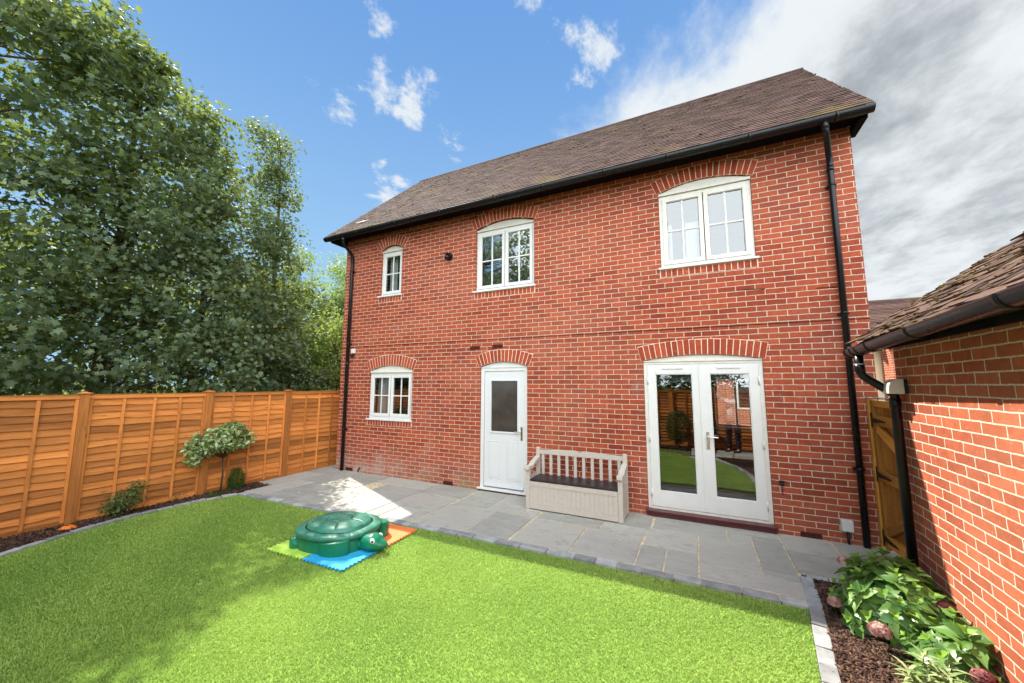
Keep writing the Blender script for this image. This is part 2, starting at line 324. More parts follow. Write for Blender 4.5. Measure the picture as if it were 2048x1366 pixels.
# ------------------------------------------------------------------ mesh builder
class MB:
    def __init__(s): s.v=[]; s.f=[]; s.mi=[]; s.t=[]; s.g=[]; s.n=0; s.sm=[]
    def add(s,v,f,tint=None,mat=0,gr=None,smooth=False):
        v=np.asarray(v,float).reshape(-1,3)
        if tint is None: tint=rng.random()
        s.v.append(v); s.f+= [tuple(i+s.n for i in q) for q in f]; s.mi+=[mat]*len(f); s.sm+=[smooth]*len(f)
        s.t.append(np.full(len(v),tint) if np.isscalar(tint) else np.asarray(tint))
        s.g.append(v.copy() if gr is None else np.asarray(gr,float).reshape(-1,3)); s.n+=len(v); return s
    def box(s,x0,x1,y0,y1,z0,z1,tint=None,mat=0,gr=None):
        v=[(x0,y0,z0),(x1,y0,z0),(x1,y1,z0),(x0,y1,z0),(x0,y0,z1),(x1,y0,z1),(x1,y1,z1),(x0,y1,z1)]
        return s.add(v,[(0,3,2,1),(4,5,6,7),(0,1,5,4),(1,2,6,5),(2,3,7,6),(3,0,4,7)],tint,mat,gr)
    def obox(s,c,ax,ay,az,tint=None,mat=0,gr=None):
        """oriented box: centre, half-axis vectors"""
        c,ax,ay,az=[np.asarray(a,float) for a in (c,ax,ay,az)]
        v=[c+i*ax+j*ay+k*az for k in(-1,1) for i,j in((-1,-1),(1,-1),(1,1),(-1,1))]
        return s.add(v,[(0,3,2,1),(4,5,6,7),(0,1,5,4),(1,2,6,5),(2,3,7,6),(3,0,4,7)],tint,mat,gr)
    def tube(s,pts,r,seg=10,cap=True,tint=None,mat=0,smooth=True):
        pts=[np.asarray(p,float) for p in pts]; n=len(pts)
        if np.isscalar(r): r=[r]*n
        V=[];F=[]; prev=None
        for i,p in enumerate(pts):
            d=pts[min(i+1,n-1)]-pts[max(i-1,0)]; d=d/ (np.linalg.norm(d)+1e-12)
            if prev is None:
                a=np.array([0,0,1.]) if abs(d[2])<.9 else np.array([1.,0,0]); e1=np.cross(d,a)
            else: e1=prev-d*np.dot(prev,d)
            e1/=np.linalg.norm(e1)+1e-12; e2=np.cross(d,e1); prev=e1
            for k in range(seg):
                a=2*math.pi*k/seg; V.append(p+r[i]*(math.cos(a)*e1+math.sin(a)*e2))
        for i in range(n-1):
            for k in range(seg):
                a=i*seg+k;b=i*seg+(k+1)%seg; F.append((a,b,b+seg,a+seg))
        if cap: F.append(tuple(range(seg))[::-1]); F.append(tuple(range((n-1)*seg,n*seg)))
        return s.add(V,F,tint,mat,None,smooth)
    def ell(s,c,rad,rot=None,nu=16,nv=10,tint=None,mat=0,fn=None):
        V=[];F=[]
        for j in range(nv+1):
            ph=math.pi*j/nv
            for i in range(nu):
                th=2*math.pi*i/nu
                q=np.array([math.sin(ph)*math.cos(th),math.sin(ph)*math.sin(th),math.cos(ph)])
                p=q*np.asarray(rad)
                if fn is not None: p=fn(q,p)
                if rot is not None: p=rot@p
                V.append(p+np.asarray(c))
        for j in range(nv):
            for i in range(nu):
                a=j*nu+i;b=j*nu+(i+1)%nu; F.append((a,a+nu,b+nu,b))
        return s.add(V,F,tint,mat,None,True)
    def build(s,name,mats,parent=None,bevel=0,subd=0,loc=None,rotz=0):
        me=bpy.data.meshes.new(name)
        V=np.concatenate(s.v) if s.v else np.zeros((0,3))
        me.from_pydata(V.tolist(),[],s.f)
        if not isinstance(mats,(list,tuple)): mats=[mats]
        for m in mats: me.materials.append(m)
        me.polygons.foreach_set('material_index',s.mi); me.polygons.foreach_set('use_smooth',s.sm)
        a=me.attributes.new('tint','FLOAT','POINT'); a.data.foreach_set('value',np.concatenate(s.t).astype(np.float32))
        g=me.attributes.new('gr','FLOAT_VECTOR','POINT'); g.data.foreach_set('vector',np.concatenate(s.g).astype(np.float32).ravel())
        me.update(); o=bpy.data.objects.new(name,me); COL.objects.link(o)
        if parent is not None: o.parent=parent
        if loc is not None: o.location=loc
        o.rotation_euler.z=rotz
        if bevel:
            b=o.modifiers.new('bevel','BEVEL'); b.width=bevel; b.segments=2; b.limit_method='ANGLE'; b.angle_limit=R(40)
        if subd:
            b=o.modifiers.new('sub','SUBSURF'); b.levels=subd; b.render_levels=subd
        return o
def big_mesh(name,V,F3,tints,mat,parent=None):
    """fast triangle mesh from arrays"""
    me=bpy.data.meshes.new(name); nv=len(V); nf=len(F3)
    me.vertices.add(nv); me.vertices.foreach_set('co',V.astype(np.float32).ravel())
    me.loops.add(nf*3); me.loops.foreach_set('vertex_index',F3.astype(np.int32).ravel())
    me.polygons.add(nf); me.polygons.foreach_set('loop_start',np.arange(0,nf*3,3,dtype=np.int32)); me.polygons.foreach_set('loop_total',np.full(nf,3,dtype=np.int32))
    me.materials.append(mat)
    a=me.attributes.new('tint','FLOAT','POINT'); a.data.foreach_set('value',tints.astype(np.float32))
    me.update(calc_edges=True); me.validate()
    o=bpy.data.objects.new(name,me); COL.objects.link(o)
    if parent is not None: o.parent=parent
    return o
def tag(o,label=None,cat=None,group=None,kind=None):
    if label: o['label']=label
    if cat: o['category']=cat
    if group: o['group']=group
    if kind: o['kind']=kind
    return o
def thing(name,label,cat,loc=(0,0,0),rz=0,group=None):
    o=bpy.data.objects.new(name,None); COL.objects.link(o); o.location=loc; o.rotation_euler.z=rz
    return tag(o,label,cat,group)
def off(o,root):
    """parts are modelled in world coordinates; move them under a root that is not at the origin"""
    o.parent=root; o.location=Vector(o.location)-Vector(root.location); return o
#SPLIT
# ------------------------------------------------------------------ ground, patio, lawn, beds
def edge_y(x): return float(np.interp(x,[.1,.3,2,4,5.6,8],[-2.04,-2.03,-1.97,-1.84,-1.81,-1.79]))
g=MB(); s_=400; g.add([(-s_,-s_,-.06),(s_,-s_,-.06),(s_,s_,-.06),(-s_,s_,-.06)],[(0,1,2,3)]); tag(g.build('ground',m_earth),kind='structure')
XL=9.08
LEDGE=[(.17,-2.04),(.06,-2.45),(.01,-2.9),(.03,-3.35),(.11,-3.8),(.25,-4.2),(.46,-4.62),(.95,-5.1),(1.5,-5.6),(2.3,-5.95)]
REDGE=[(7.915,-1.80),(7.85,-2.25),(7.785,-2.70),(7.68,-3.4),(7.45,-4.1),(7.05,-4.7),(6.9,-5.1)]
lawn_poly=[(x,edge_y(x)) for x in np.linspace(.16,7.92,24)]+REDGE[1:]+[(6.6,-5.45),(5.5,-5.9),(4,-6.05)]+LEDGE[::-1][:-1]
slabs=[(7.98,8.5,-.55,-.004),(8.5,9.12,-.55,-.004),(7.98,8.45,-1.10,-.55),(8.45,9.12,-1.10,-.55),(9.12,10.4,-.7,-.004),(9.12,10.4,-1.4,-.7),(10.4,12,-1.4,0),
(6.56,7.42,-.52,-.004),(7.42,7.98,-.26,-.004),(7.10,7.67,-1.32,-.52),(7.67,7.98,-1.32,-.26),(7.42,7.67,-.52,-.26),(7.10,7.98,-1.66,-1.32),(6.78,7.10,-1.66,-1.1),(6.50,6.78,-1.66,-1.1),(6.52,7.10,-1.10,-.52),
(5.07,5.80,-1.66,-.85),(5.80,6.50,-1.66,-1.10),(5.80,6.21,-1.10,-.85),(6.21,6.50,-1.10,-.85),(5.07,5.42,-.85,-.58),(5.42,5.96,-.85,-.58),(5.96,6.52,-.85,-.58),(5.07,5.8,-.58,-.004),(5.8,6.54,-.58,-.004),
(3.68,4.26,-.86,-.004),(4.26,5.05,-.60,-.004),(4.26,4.83,-.86,-.6),(4.83,5.06,-.86,-.6),(3.64,4.48,-1.66,-.86),(4.48,5.05,-1.66,-.86),
(2.80,3.66,-.60,-.004),(2.80,3.64,-1.30,-.60),(2.80,3.06,-1.66,-1.3),(3.06,3.63,-1.66,-1.3),(1.95,2.80,-1.16,-.45),(1.95,2.80,-1.66,-1.16),(1.62,2.80,-.45,-.004),(1.22,1.95,-1.40,-.93),(1.22,1.95,-1.66,-1.40),(.62,1.22,-1.66,-.95),(.09,.62,-1.66,-.95),
(.94,1.62,-.93,-.004),(.2,.94,-.95,-.004),(-.34,.2,-.95,-.45),(-.34,.2,-.45,-.004),(-.34,.09,-1.42,-.95),(-.34,-.01,-.004,.6),(-.34,-.01,.6,1.3),(-.34,-.01,1.3,2.2)]
p=MB(); J=.007
for (x0,x1,y0,y1) in slabs:
    tn=rng.random(); h=.030+rng.random()*.003
    a0=edge_y(x0)+.125 if abs(y0+1.66)<.001 else y0; a1=edge_y(x1)+.125 if abs(y0+1.66)<.001 else y0
    j=[J*(1+.5*rng.random()) for _ in range(4)]
    # slightly riven outline with a soft top
    def ring(ins,z):
        q=[]
        c=[(x0+j[0]+ins,a0+j[1]+ins),(x1-j[2]-ins,a1+j[1]+ins),(x1-j[2]-ins,y1-j[3]-ins),(x0+j[0]+ins,y1-j[3]-ins)]
        for k in range(4):
            A=np.array(c[k]);B=np.array(c[(k+1)%4]); m=max(2,int(np.linalg.norm(B-A)/.09))
            for t in range(m):
                P=A+(B-A)*t/m; q.append((P[0]+jit[len(q)%len(jit)][0],P[1]+jit[len(q)%len(jit)][1],z))
        return q
    jit=rng.normal(0,.0017,(97,2))
    r0=ring(0,0.0); r1=ring(0,h-.004); r3=ring(.004,h); k=min(len(r0),len(r3))
    if len(r3)!=len(r0): r3=[(a[0]*.999+ (x0+x1)/2*.001,a[1]*.999+(y0+y1)/2*.001,h) for a in r0]
    n=len(r0); F=[(i,(i+1)%n,n+(i+1)%n,n+i) for i in range(n)]+[(n+i,n+(i+1)%n,2*n+(i+1)%n,2*n+i) for i in range(n)]+[tuple(range(2*n,3*n))]
    p.add(r0+r1+r3,F,tn)
patio=tag(p.build('patio',m_slab),kind='structure')
p=MB(); pts=[(-.36,2.2),(-.36,-1.43),(.06,-1.43)]+[(x,edge_y(x)+.02) for x in np.linspace(.17,7.96,20)]+[(8.0,-1.12),(12,-1.12),(12,2.2)]
p.add([(a,b,.021) for a,b in pts],[tuple(range(len(pts)))]); tag(p.build('patio_pointing',m_joint),kind='structure')
# path behind the camera, seen only in the glass
p=MB()
for i in range(4):
    for k in range(3): p.box(6.95+i*.44,7.37+i*.44,-6.55+k*.42,-6.15+k*.42,0,.03)
tag(p.build('path',m_slab,bevel=.004),kind='structure')
# sett edging
def setts(path,wd,ln,name,h=.036,side=1,lean=0):
    m=MB(); P=[np.array(a,float) for a in path]
    seg=[np.linalg.norm(P[i+1]-P[i]) for i in range(len(P)-1)]; tot=sum(seg); cs=[0]+list(np.cumsum(seg))
    def at(s):
        i=min(max(np.searchsorted(cs,s)-1,0),len(seg)-1); return P[i]+(P[i+1]-P[i])*(s-cs[i])/seg[i]
    s=0
    while s<tot-.05:
        l=ln*(.8+.45*rng.random()); e=min(s+l,tot); a=at(s);b=at(e); d=(b-a)/np.linalg.norm(b-a); nn=np.array([-d[1],d[0]])*side
        c=(a+b)/2+nn*wd/2; hh=h+rng.normal(0,.0025); L2=(np.linalg.norm(b-a)-.009)/2
        rz=rng.normal(0,.012); d2=np.array([d[0]*math.cos(rz)-d[1]*math.sin(rz),d[0]*math.sin(rz)+d[1]*math.cos(rz)]); n2=np.array([-d2[1],d2[0]])
        m.obox((c[0],c[1],hh/2-.01),(d2[0]*L2,d2[1]*L2,rng.normal(0,.001)),(n2[0]*wd*.47,n2[1]*wd*.47,rng.normal(0,.0012)),(0,0,hh/2+.01))
        s=e
    return tag(m.build(name,m_sett,bevel=.005),kind='structure')
setts([(x,edge_y(x)) for x in np.linspace(.14,7.93,30)],.112,.27,'patio_edging')
setts([(7.97,-1.20),(7.93,-1.7)]+REDGE,.105,.165,'bed_edging',.040)
setts([(8.03,-1.125),(8.80,-1.125)],.09,.2,'bed_top_edging',.036,-1)
setts(LEDGE,.10,.2,'border_edging',.034,-1)
# beds
b=MB(); q=[(-.40,-1.44),(.10,-1.44)]+LEDGE+[(2.3,-6.8),(-.40,-6.8)]; b.add([(x,y,.012) for x,y in q],[tuple(range(len(q)))])
q=[(7.99,-1.2),(9.0,-1.2),(8.8,-6.8),(7.0,-6.8)]+REDGE[::-1]; b.add([(x,y,.012) for x,y in q],[tuple(range(len(q)))])
b.box(2.0,9,-6.95,-6.6,0,.014)
tag(b.build('flower_bed_soil',m_soil),kind='structure')
def inside(P,poly):
    x,y=P[:,0],P[:,1]; c=np.zeros(len(P),bool); n=len(poly); j=n-1
    for i in range(n):
        xi,yi=poly[i];xj,yj=poly[j]
        m=((yi>y)!=(yj>y))&(x<(xj-xi)*(y-yi)/(yj-yi+1e-12)+xi); c^=m; j=i
    return c
def chips(name,poly,n,sz=1.0,zb=.02):
    lo=np.min(poly,0);hi=np.max(poly,0); P=rng.random((n*6,2))*(hi-lo)+lo; P=P[inside(P,poly)][:n]; n=len(P)
    a=rng.random(n)*6.283; tl=rng.normal(0,.35,n); L_=(.009+rng.random(n)**2*.026)*sz; W_=(.003+rng.random(n)*.0055)*sz; T_=.0018+rng.random(n)*.002
    dx=np.stack([np.cos(a)*np.cos(tl),np.sin(a)*np.cos(tl),np.sin(tl)],1); rr=rng.normal(0,.5,n)
    dy=np.stack([-np.sin(a)*np.cos(rr),np.cos(a)*np.cos(rr),np.sin(rr)],1); dz=np.cross(dx,dy)
    c=np.column_stack([P,zb+rng.random(n)*.018])
    V=np.empty((n,8,3)); k=0
    for sz_ in(-1,1):
        for i,j in((-1,-1),(1,-.7),(.8,1),(-1,.8)):
            V[:,k]=c+dx*(L_*i)[:,None]+dy*(W_*j)[:,None]+dz*(T_*sz_)[:,None]; k+=1
    F=np.array([(0,2,1),(0,3,2),(4,5,6),(4,6,7),(0,1,5),(0,5,4),(1,2,6),(1,6,5),(2,3,7),(2,7,6),(3,0,4),(3,4,7)])
    F=(F[None]+8*np.arange(n)[:,None,None]).reshape(-1,3)
    t=np.repeat(rng.random(n)**3.0,8)
    return tag(big_mesh(name,V.reshape(-1,3),F,t,m_chip),'dark brown bark chips covering the '+('border by the fence' if name.endswith('mulch') else 'bed by the garage'),'mulch',kind='stuff')
chips('bark_mulch',[(-.34,-1.46),(.07,-1.46)]+[(x-.09,y) for x,y in LEDGE]+[(2.2,-6.2),(-.34,-6.2)],16000)
chips('bark_chips',[(8.08,-1.215),(8.74,-1.215),(8.66,-4.2),(7.5,-4.2)]+[(x+.10,y) for x,y in REDGE[3::-1]],24000,1.1)
# lawn
l=MB(); l.add([(x,y,.004) for x,y in lawn_poly],[tuple(range(len(lawn_poly)))]); tag(l.build('lawn_base',m_turf),kind='structure')
def lawn():
    # two densities: everything, plus the strip nearest the camera
    P=np.concatenate([rng.random((820000,2))*[8.2,4.4]+[-.1,-6.1]]); P=P[inside(P,lawn_poly)]
    d=np.hypot(P[:,0]-CAM[0],P[:,1]-CAM[1]); keep=rng.random(len(P))<np.clip(3.4/np.maximum(d,.1),.55,1); P=P[keep]
    n=len(P); d=np.hypot(P[:,0]-CAM[0],P[:,1]-CAM[1])
    a=rng.random(n)*6.283; lean=.25+rng.random(n)*.85
    wv=np.sin(P[:,0]*2.1+1.3*np.sin(P[:,1]*1.7))*np.cos(P[:,1]*2.3+P[:,0]*.6)
    hgt=(.013+rng.random(n)*.010)*(1+.10*wv); wd=(.0011+rng.random(n)*.0008)*np.clip(d/2.6,1,2.0)
    dirx=np.cos(a)*.9+.25; diry=np.sin(a)*.9-.15
    b0=np.column_stack([P,np.full(n,.004)]); side=np.column_stack([-np.sin(a),np.cos(a),np.zeros(n)])*wd[:,None]
    mid=b0+np.column_stack([dirx*hgt*lean*.35,diry*hgt*lean*.35,hgt*.6]); tip=b0+np.column_stack([dirx*hgt*lean,diry*hgt*lean,hgt*(1.05-.35*lean)])
    V=np.stack([b0-side,b0+side,mid-side*.8,mid+side*.8,tip],1)
    F=np.array([(0,1,3),(0,3,2),(2,3,4)]); F=(F[None]+5*np.arange(n)[:,None,None]).reshape(-1,3)
    t=np.clip(rng.normal(.5,.26,n)+.24*wv+.2*(rng.random(n)<.12),0,1)
    return big_mesh('lawn_grass',V.reshape(-1,3),F,np.repeat(t,5),m_grass)
tag(lawn(),'short bright green artificial grass filling the garden','grass',kind='stuff')

# ------------------------------------------------------------------ the brick house
house=thing('brick_house','two storey red brick house with white cottage windows and a steep brown tiled roof','house')
# openings: x0,x1,z0,spring z,rise
OP=dict(bath=(1.075,1.680,3.715,4.770,.095),land=(3.500,4.704,3.565,4.810,.105),bed=(6.769,7.976,3.57,4.785,.105),
        kit=(.905,2.060,1.12,2.150,.105),door=(3.636,4.569,-.02,2.185,.085),french=(6.461,7.967,-.02,2.222,.075))
def arc(x0,x1,zs,r,n=16):
    wdt=x1-x0; Rr=(wdt*wdt/4+r*r)/(2*r); cx=(x0+x1)/2; cz=zs+r-Rr; a=math.asin(wdt/2/Rr)
    return [(cx+Rr*math.sin(t),cz+Rr*math.cos(t)) for t in np.linspace(-a,a,n)],(cx,cz,Rr,a)
def wall_sheet(x0,x1,z0,z1,ops,y0,y1,axis='y'):
    """wall slab with arched openings, reveals included"""
    bm=bmesh.new(); loops=[]
    outer=[(x0,z0),(x1,z0),(x1,z1),(x0,z1)]
    for o in [None]+ops:
        pts=outer if o is None else [(o[0],o[2]),(o[1],o[2])]+(arc(o[0],o[1],o[3],o[4])[0][::-1] if o[4]>0 else [(o[1],o[3]),(o[0],o[3])])
        loops.append(pts)
    for y in (y0,y1):
        es=[]
        for pts in loops:
            vs=[bm.verts.new((a,y,b)) for a,b in pts]; es+= [bm.edges.new((vs[i],vs[(i+1)%len(vs)])) for i in range(len(vs))]
        bmesh.ops.triangle_fill(bm,use_beauty=True,use_dissolve=False,edges=es)
    nn=sum(len(p) for p in loops); bm.verts.ensure_lookup_table(); k=0
    for pts in loops:
        m=len(pts)
        for i in range(m):
            a=k+i;b=k+(i+1)%m; bm.faces.new((bm.verts[a],bm.verts[b],bm.verts[b+nn],bm.verts[a+nn]))
        k+=m
    bmesh.ops.recalc_face_normals(bm,faces=bm.faces)
    return bm
def link_bm(bm,name,mats,parent=None):
    me=bpy.data.meshes.new(name); bm.to_mesh(me); bm.free()
    for m in (mats if isinstance(mats,list) else [mats]): me.materials.append(m)
    o=bpy.data.objects.new(name,me); COL.objects.link(o); o.parent=parent; return o
EZ=5.28; RY,RZ=2.5,7.90; DEP=5.0
ops=[]
for k,o in OP.items():
    o=list(o); 
    if o[2]<0: o[2]=.02
    ops.append(tuple(o))
link_bm(wall_sheet(0,XL,0,EZ,ops,0,.30),'front_wall',m_brick,house)
# gable ends and the back wall (with the window one sees right through)
for nm,xa,xb in(('gable_wall',.002,.30),('gable_wall',XL-.30,XL-.002)):
    m=MB(); pr=[(.301,0),(DEP-.301,0),(DEP-.301,EZ),(RY,RZ-.25),(.301,EZ)]
    V=[(xa,y,z) for y,z in pr]+[(xb,y,z) for y,z in pr]; n=5
    m.add(V,[tuple(range(5)),tuple(range(9,4,-1))]+[(i,i+5,(i+1)%5+5,(i+1)%5) for i in range(5)]); m.build(nm,m_brick,house)
link_bm(wall_sheet(0,XL,0,EZ,[(7.55,8.45,.85,2.08,0)],DEP-.30,DEP),'back_wall',m_brick,house)
m=MB(); 
m.box(.31,XL-.31,.31,DEP-.31,.0,.06,mat=1); m.box(.31,XL-.31,.31,DEP-.31,2.45,2.75); m.box(.31,XL-.31,.31,DEP-.31,5.0,5.1);
for x in (2.6,5.6): m.box(x,x+.1,.31,DEP-.31,.07,2.44)
for x in (2.3,5.9): m.box(x,x+.1,.31,DEP-.31,2.76,4.99)
m.box(.31,5.6,2.9,3.0,.07,2.44); m.box(.31,XL-.32,3.1,3.2,2.76,4.99)
m.build('interior',[m_plaster,m_floor],house)
# brick arches and soldier courses
def voussoirs(name,x0,x1,zs,r):
    m=MB(); _,(cx,cz,Rr,a)=arc(x0,x1,zs,r); H=.215; a2=a+.03/Rr
    n=max(6,round(2*a2*(Rr+H/2)/.0755)); 
    # backing of mortar
    V=[];F=[];K=24
    for i in range(K+1):
        t=-a2+2*a2*i/K
        for rr in (Rr-.0,Rr+H+.006):
            for y in(-.0035,.02): V.append((cx+rr*math.sin(t),y,cz+rr*math.cos(t)))
    for i in range(K):
        q=i*4; F+=[(q,q+2,q+6,q+4),(q+2,q+3,q+7,q+6),(q,q+4,q+5,q+1)]
    F+=[(0,1,3,2),(K*4,K*4+2,K*4+3,K*4+1)]
    m.add(V,F,.5,1)
    for i in range(n):
        t0=-a2+2*a2*i/n+.0052/Rr; t1=-a2+2*a2*(i+1)/n-.0052/Rr; V=[]
        jr=rng.normal(0,.0025); yo=-.0065+rng.normal(0,.0008)
        for rr in(Rr+.003,Rr+H+jr):
            for t in(t0,t1):
                for y in(yo,.02): V.append((cx+rr*math.sin(t)+rng.normal(0,.0007),y,cz+rr*math.cos(t)+rng.normal(0,.0007)))
        m.add(V,[(0,2,3,1),(4,5,7,6),(0,4,6,2),(1,3,7,5),(0,1,5,4),(2,6,7,3)],None,0)
    return m.build(name,[m_sold,m_mortar],house,bevel=.002)
def soldiers(x0,x1,zt,H=.103):
    m=MB(); m.box(x0-.03,x1+.03,-.0035,.02,zt-H-.006,zt+.004,.5,1); n=round((x1-x0+.04)/.0755); wv=(x1-x0+.04)/n
    for i in range(n):
        a=x0-.02+wv*i; m.box(a+.005,a+wv-.005,-.0065+rng.normal(0,.0008),.02,zt-H+rng.normal(0,.002),zt-.004)
    m.build('soldier_course',[m_sold,m_mortar],house,bevel=.002)
for k,o in OP.items():
    voussoirs('brick_arch',o[0],o[1],o[3],o[4])
    if k in('bath','land','bed','kit'): soldiers(o[0]+.01,o[1]-.01,o[2])

def arch_infill(m,x0,x1,z0,zs,r,y0,y1,mat=0):
    a,_=arc(x0+.004,x1-.004,zs-.004,r,18); V=[];F=[]
    for i,(x,z) in enumerate(a):
        for zz in(z0,z):
            for y in(y0,y1): V.append((x,y,zz))
    for i in range(17):
        q=i*4; F+=[(q,q+4,q+6,q+2),(q+1,q+3,q+7,q+5),(q+2,q+6,q+7,q+3),(q,q+1,q+5,q+4)]
    F+=[(0,2,3,1),(68,69,71,70)]
    m.add(V,F,.5,mat)
def panel_frame(m,a,b,c,d,w_,ya,yb,mat=0):
    m.box(a,a+w_,ya,yb,c,d,None,mat); m.box(b-w_,b,ya,yb,c,d,None,mat); m.box(a+w_,b-w_,ya,yb,d-w_,d,None,mat); m.box(a+w_,b-w_,ya,yb,c,c+w_,None,mat)
def window(x0,x1,z0,z1,spring,rise,nsash,rec,nb=2,glassy=None,blind=False,cream=False):
    """frame z0..z1; z0 is the sill line"""
    m=MB(); y=rec; fw=.045
    def fr(a,b,c,d,w_,ya,yb):   # rectangular frame butted at the corners
        m.box(a,a+w_,ya,yb,c,d); m.box(b-w_,b,ya,yb,c,d); m.box(a+w_,b-w_,ya,yb,d-w_,d); m.box(a+w_,b-w_,ya,yb,c,c+w_)
    x0+=.003;x1-=.003
    fr(x0,x1,z0,z1,fw,y,y+.07)
    W=MB()
    n=nsash; sw=(x1-x0-2*fw)/n; gl=[]
    for i in range(n):
        a=x0+fw+sw*i+(.0 if i==0 else .004); b=x0+fw+sw*(i+1)-(.0 if i==n-1 else .004)
        s=.052; c=z0+fw+.002; d=z1-fw-.002; ya,yb=y-.012,y+.045
        fr(a+.002,b-.002,c,d,s,ya,yb)
        gi=(a+.002+s,b-.002-s,c+s,d-s); mx_=(gi[0]+gi[1])/2; mz=(gi[2]+gi[3])/2
        fr(gi[0],gi[1],gi[2],gi[3],.008,ya+.012,yb-.012)
        panel_frame(m,gi[0]+.008,gi[1]-.008,gi[2]+.008,gi[3]-.008,.0035,y+.010,y+.016,1)
        panel_frame(m,a+.0005,b-.0005,c-.0015,d+.0015,.0022,ya+.008,ya+.02,1)
        if nb: m.box(mx_-.011,mx_+.011,y+.004,y+.028,gi[2]+.008,gi[3]-.008); 
        m.box(gi[0]+.008,mx_-.011,y+.005,y+.027,mz-.011,mz+.011); m.box(mx_+.011,gi[1]-.008,y+.005,y+.027,mz-.011,mz+.011)
        gl.append(gi)
    o=m.build('window',[m_cream if cream else m_white,m_blackm],house,bevel=.0015)
    g=MB()
    for gi in gl:
        tl=rng.normal(0,.004,2); V=[(gi[0]+.002,y+.017+tl[0]*(0),gi[2]+.002),(gi[1]-.002,y+.017+tl[0]*.5,gi[2]+.002),(gi[1]-.002,y+.017+tl[0]*.5+tl[1]*.4,gi[3]-.002),(gi[0]+.002,y+.017+tl[1]*.4,gi[3]-.002)]
        g.add(V,[(0,1,2,3)])
    pn=g.build('pane',m_glassu if blind else m_glass,o)
    h=MB()   # head board: moulding and curved infill
    arch_infill(h,x0,x1,z1+.046,spring,rise,y+.004,y+.05)
    h.box(x0,x1,y-.030,y+.05,z1+.003,z1+.026); h.box(x0,x1,y-.018,y+.05,z1+.026,z1+.046)
    h.build('head_board',m_cream if (cream or nsash!=9) else m_white,o,bevel=.004)
    s=MB(); s.box(x0-.035,x1+.035,-.045,y-.0005,z0-.034,z0-.004); s.box(x0-.001,x1+.001,y,y+.08,z0-.034,z0-.002); s.build('sill',m_cream if cream else m_white,o,bevel=.006)
    if blind:
        bl=MB()
        zt=z1-.06; 
        while zt>z0+.06:
            for gi in gl:
                bl.obox(((gi[0]+gi[1])/2,y+.13,zt),((gi[1]-gi[0])/2+.02,0,0),(0,.011,.004),(0,-.0003,.0006))
            zt-=.024
        bl.build('venetian_blind',m_curt,o)
    return o
w1=window(1.075,1.680,3.752,4.725,4.770,.095,1,.062)
w2=window(3.500,4.704,3.602,4.760,4.810,.105,2,.062,blind=True)
w3=window(6.769,7.976,3.608,4.734,4.785,.105,2,.030,cream=True)
w4=window(.905,2.060,1.158,2.100,2.150,.105,2,.030)
w1['label']='narrow single casement window under the left end of the eaves'
w2['label']='double casement with a white blind above the side door'; w3['label']='cream double casement above the glazed doors'; w4['label']='ground floor casement near the left corner'
# curtains behind the bedroom window, kitchen blind
c=MB()
def cur(x0,x1,z0,z1,y,amp=.02,per=.07):
    n=int((x1-x0)/.012); V=[];F=[]
    for i in range(n+1):
        x=x0+(x1-x0)*i/n; yy=y+amp*math.sin(x/per*6.283)+.006*math.sin(x*91)
        V+=[(x,yy,z0),(x+.004*math.sin(x*40),yy,z1)]
    for i in range(n): F.append((2*i,2*i+2,2*i+3,2*i+1))
    c.add(V,F,.5,0,None,True)
cur(6.84,6.93,3.62,4.35,.24); cur(7.12,7.30,3.62,4.35,.26)
c.build('curtain',m_curt,w3)
c=MB(); cur(.96,1.22,1.18,2.08,.22); c.build('curtain',m_curt,w4)
c=MB(); cur(1.15,1.38,3.76,4.69,.22,.01); cur(1.42,1.66,3.76,4.2,.24,.01); c.build('net_curtain',m_curt,w1)

# side door
def panel_frame(m,a,b,c,d,w_,ya,yb,mat=0):
    m.box(a,a+w_,ya,yb,c,d,None,mat); m.box(b-w_,b,ya,yb,c,d,None,mat); m.box(a+w_,b-w_,ya,yb,d-w_,d,None,mat); m.box(a+w_,b-w_,ya,yb,c,c+w_,None,mat)
x0,x1=3.640,4.565
m=MB(); y=.035
m.box(x0,x0+.065,y,y+.07,.085,2.176); m.box(x1-.065,x1,y,y+.07,.085,2.176); m.box(x0+.065,x1-.065,y,y+.07,2.105,2.176)
arch_infill(m,x0,x1,2.182,2.185,.085,y+.002,y+.05); m.box(x0,x1,y-.012,y+.05,2.164,2.181)
df=m.build('door_frame',m_white,house,bevel=.004)
m=MB(); m.box(x0-.02,x1+.012,-.055,y+.09,.058,.084); m.box(x0+.01,x1-.01,-.03,y+.07,.02,.056,mat=1); m.build('threshold',[m_white,m_step],df,bevel=.005)
a,b=x0+.072,x1-.072; y2=.046
m=MB()
zb,zt=.100,2.098; gl0,gl1,gz0,gz1=a+.135,b-.125,1.045,1.930
m.box(a,gl0,y2,y2+.045,zb,zt); m.box(gl1,b,y2,y2+.045,zb,zt); m.box(gl0,gl1,y2,y2+.045,gz1,zt); m.box(gl0,gl1,y2,y2+.045,zb,gz0)
panel_frame(m,gl0-.028,gl1+.028,gz0-.028,gz1+.028,.030,y2-.012,y2+.02)
m.box(a+.01,b-.01,y2-.020,y2,zb+.004,zb+.045)
for pa,pb in((a+.085,a+.325),(b-.325,b-.085)):   # moulded lower panels
    panel_frame(m,pa,pb,.235,.880,.014,y2-.007,y2+.01)
    m.box(pa+.030,pb-.030,y2-.009,y2+.01,.265,.850)
door=m.build('side_door',m_dwhite,house,bevel=.004); door['label']='white half glazed side door'
m=MB(); m.add([(gl0,y2+.012,gz0),(gl1,y2+.012,gz0),(gl1,y2+.012,gz1),(gl0,y2+.012,gz1)],[(0,1,2,3)]); m.build('pane',m_frost,door)
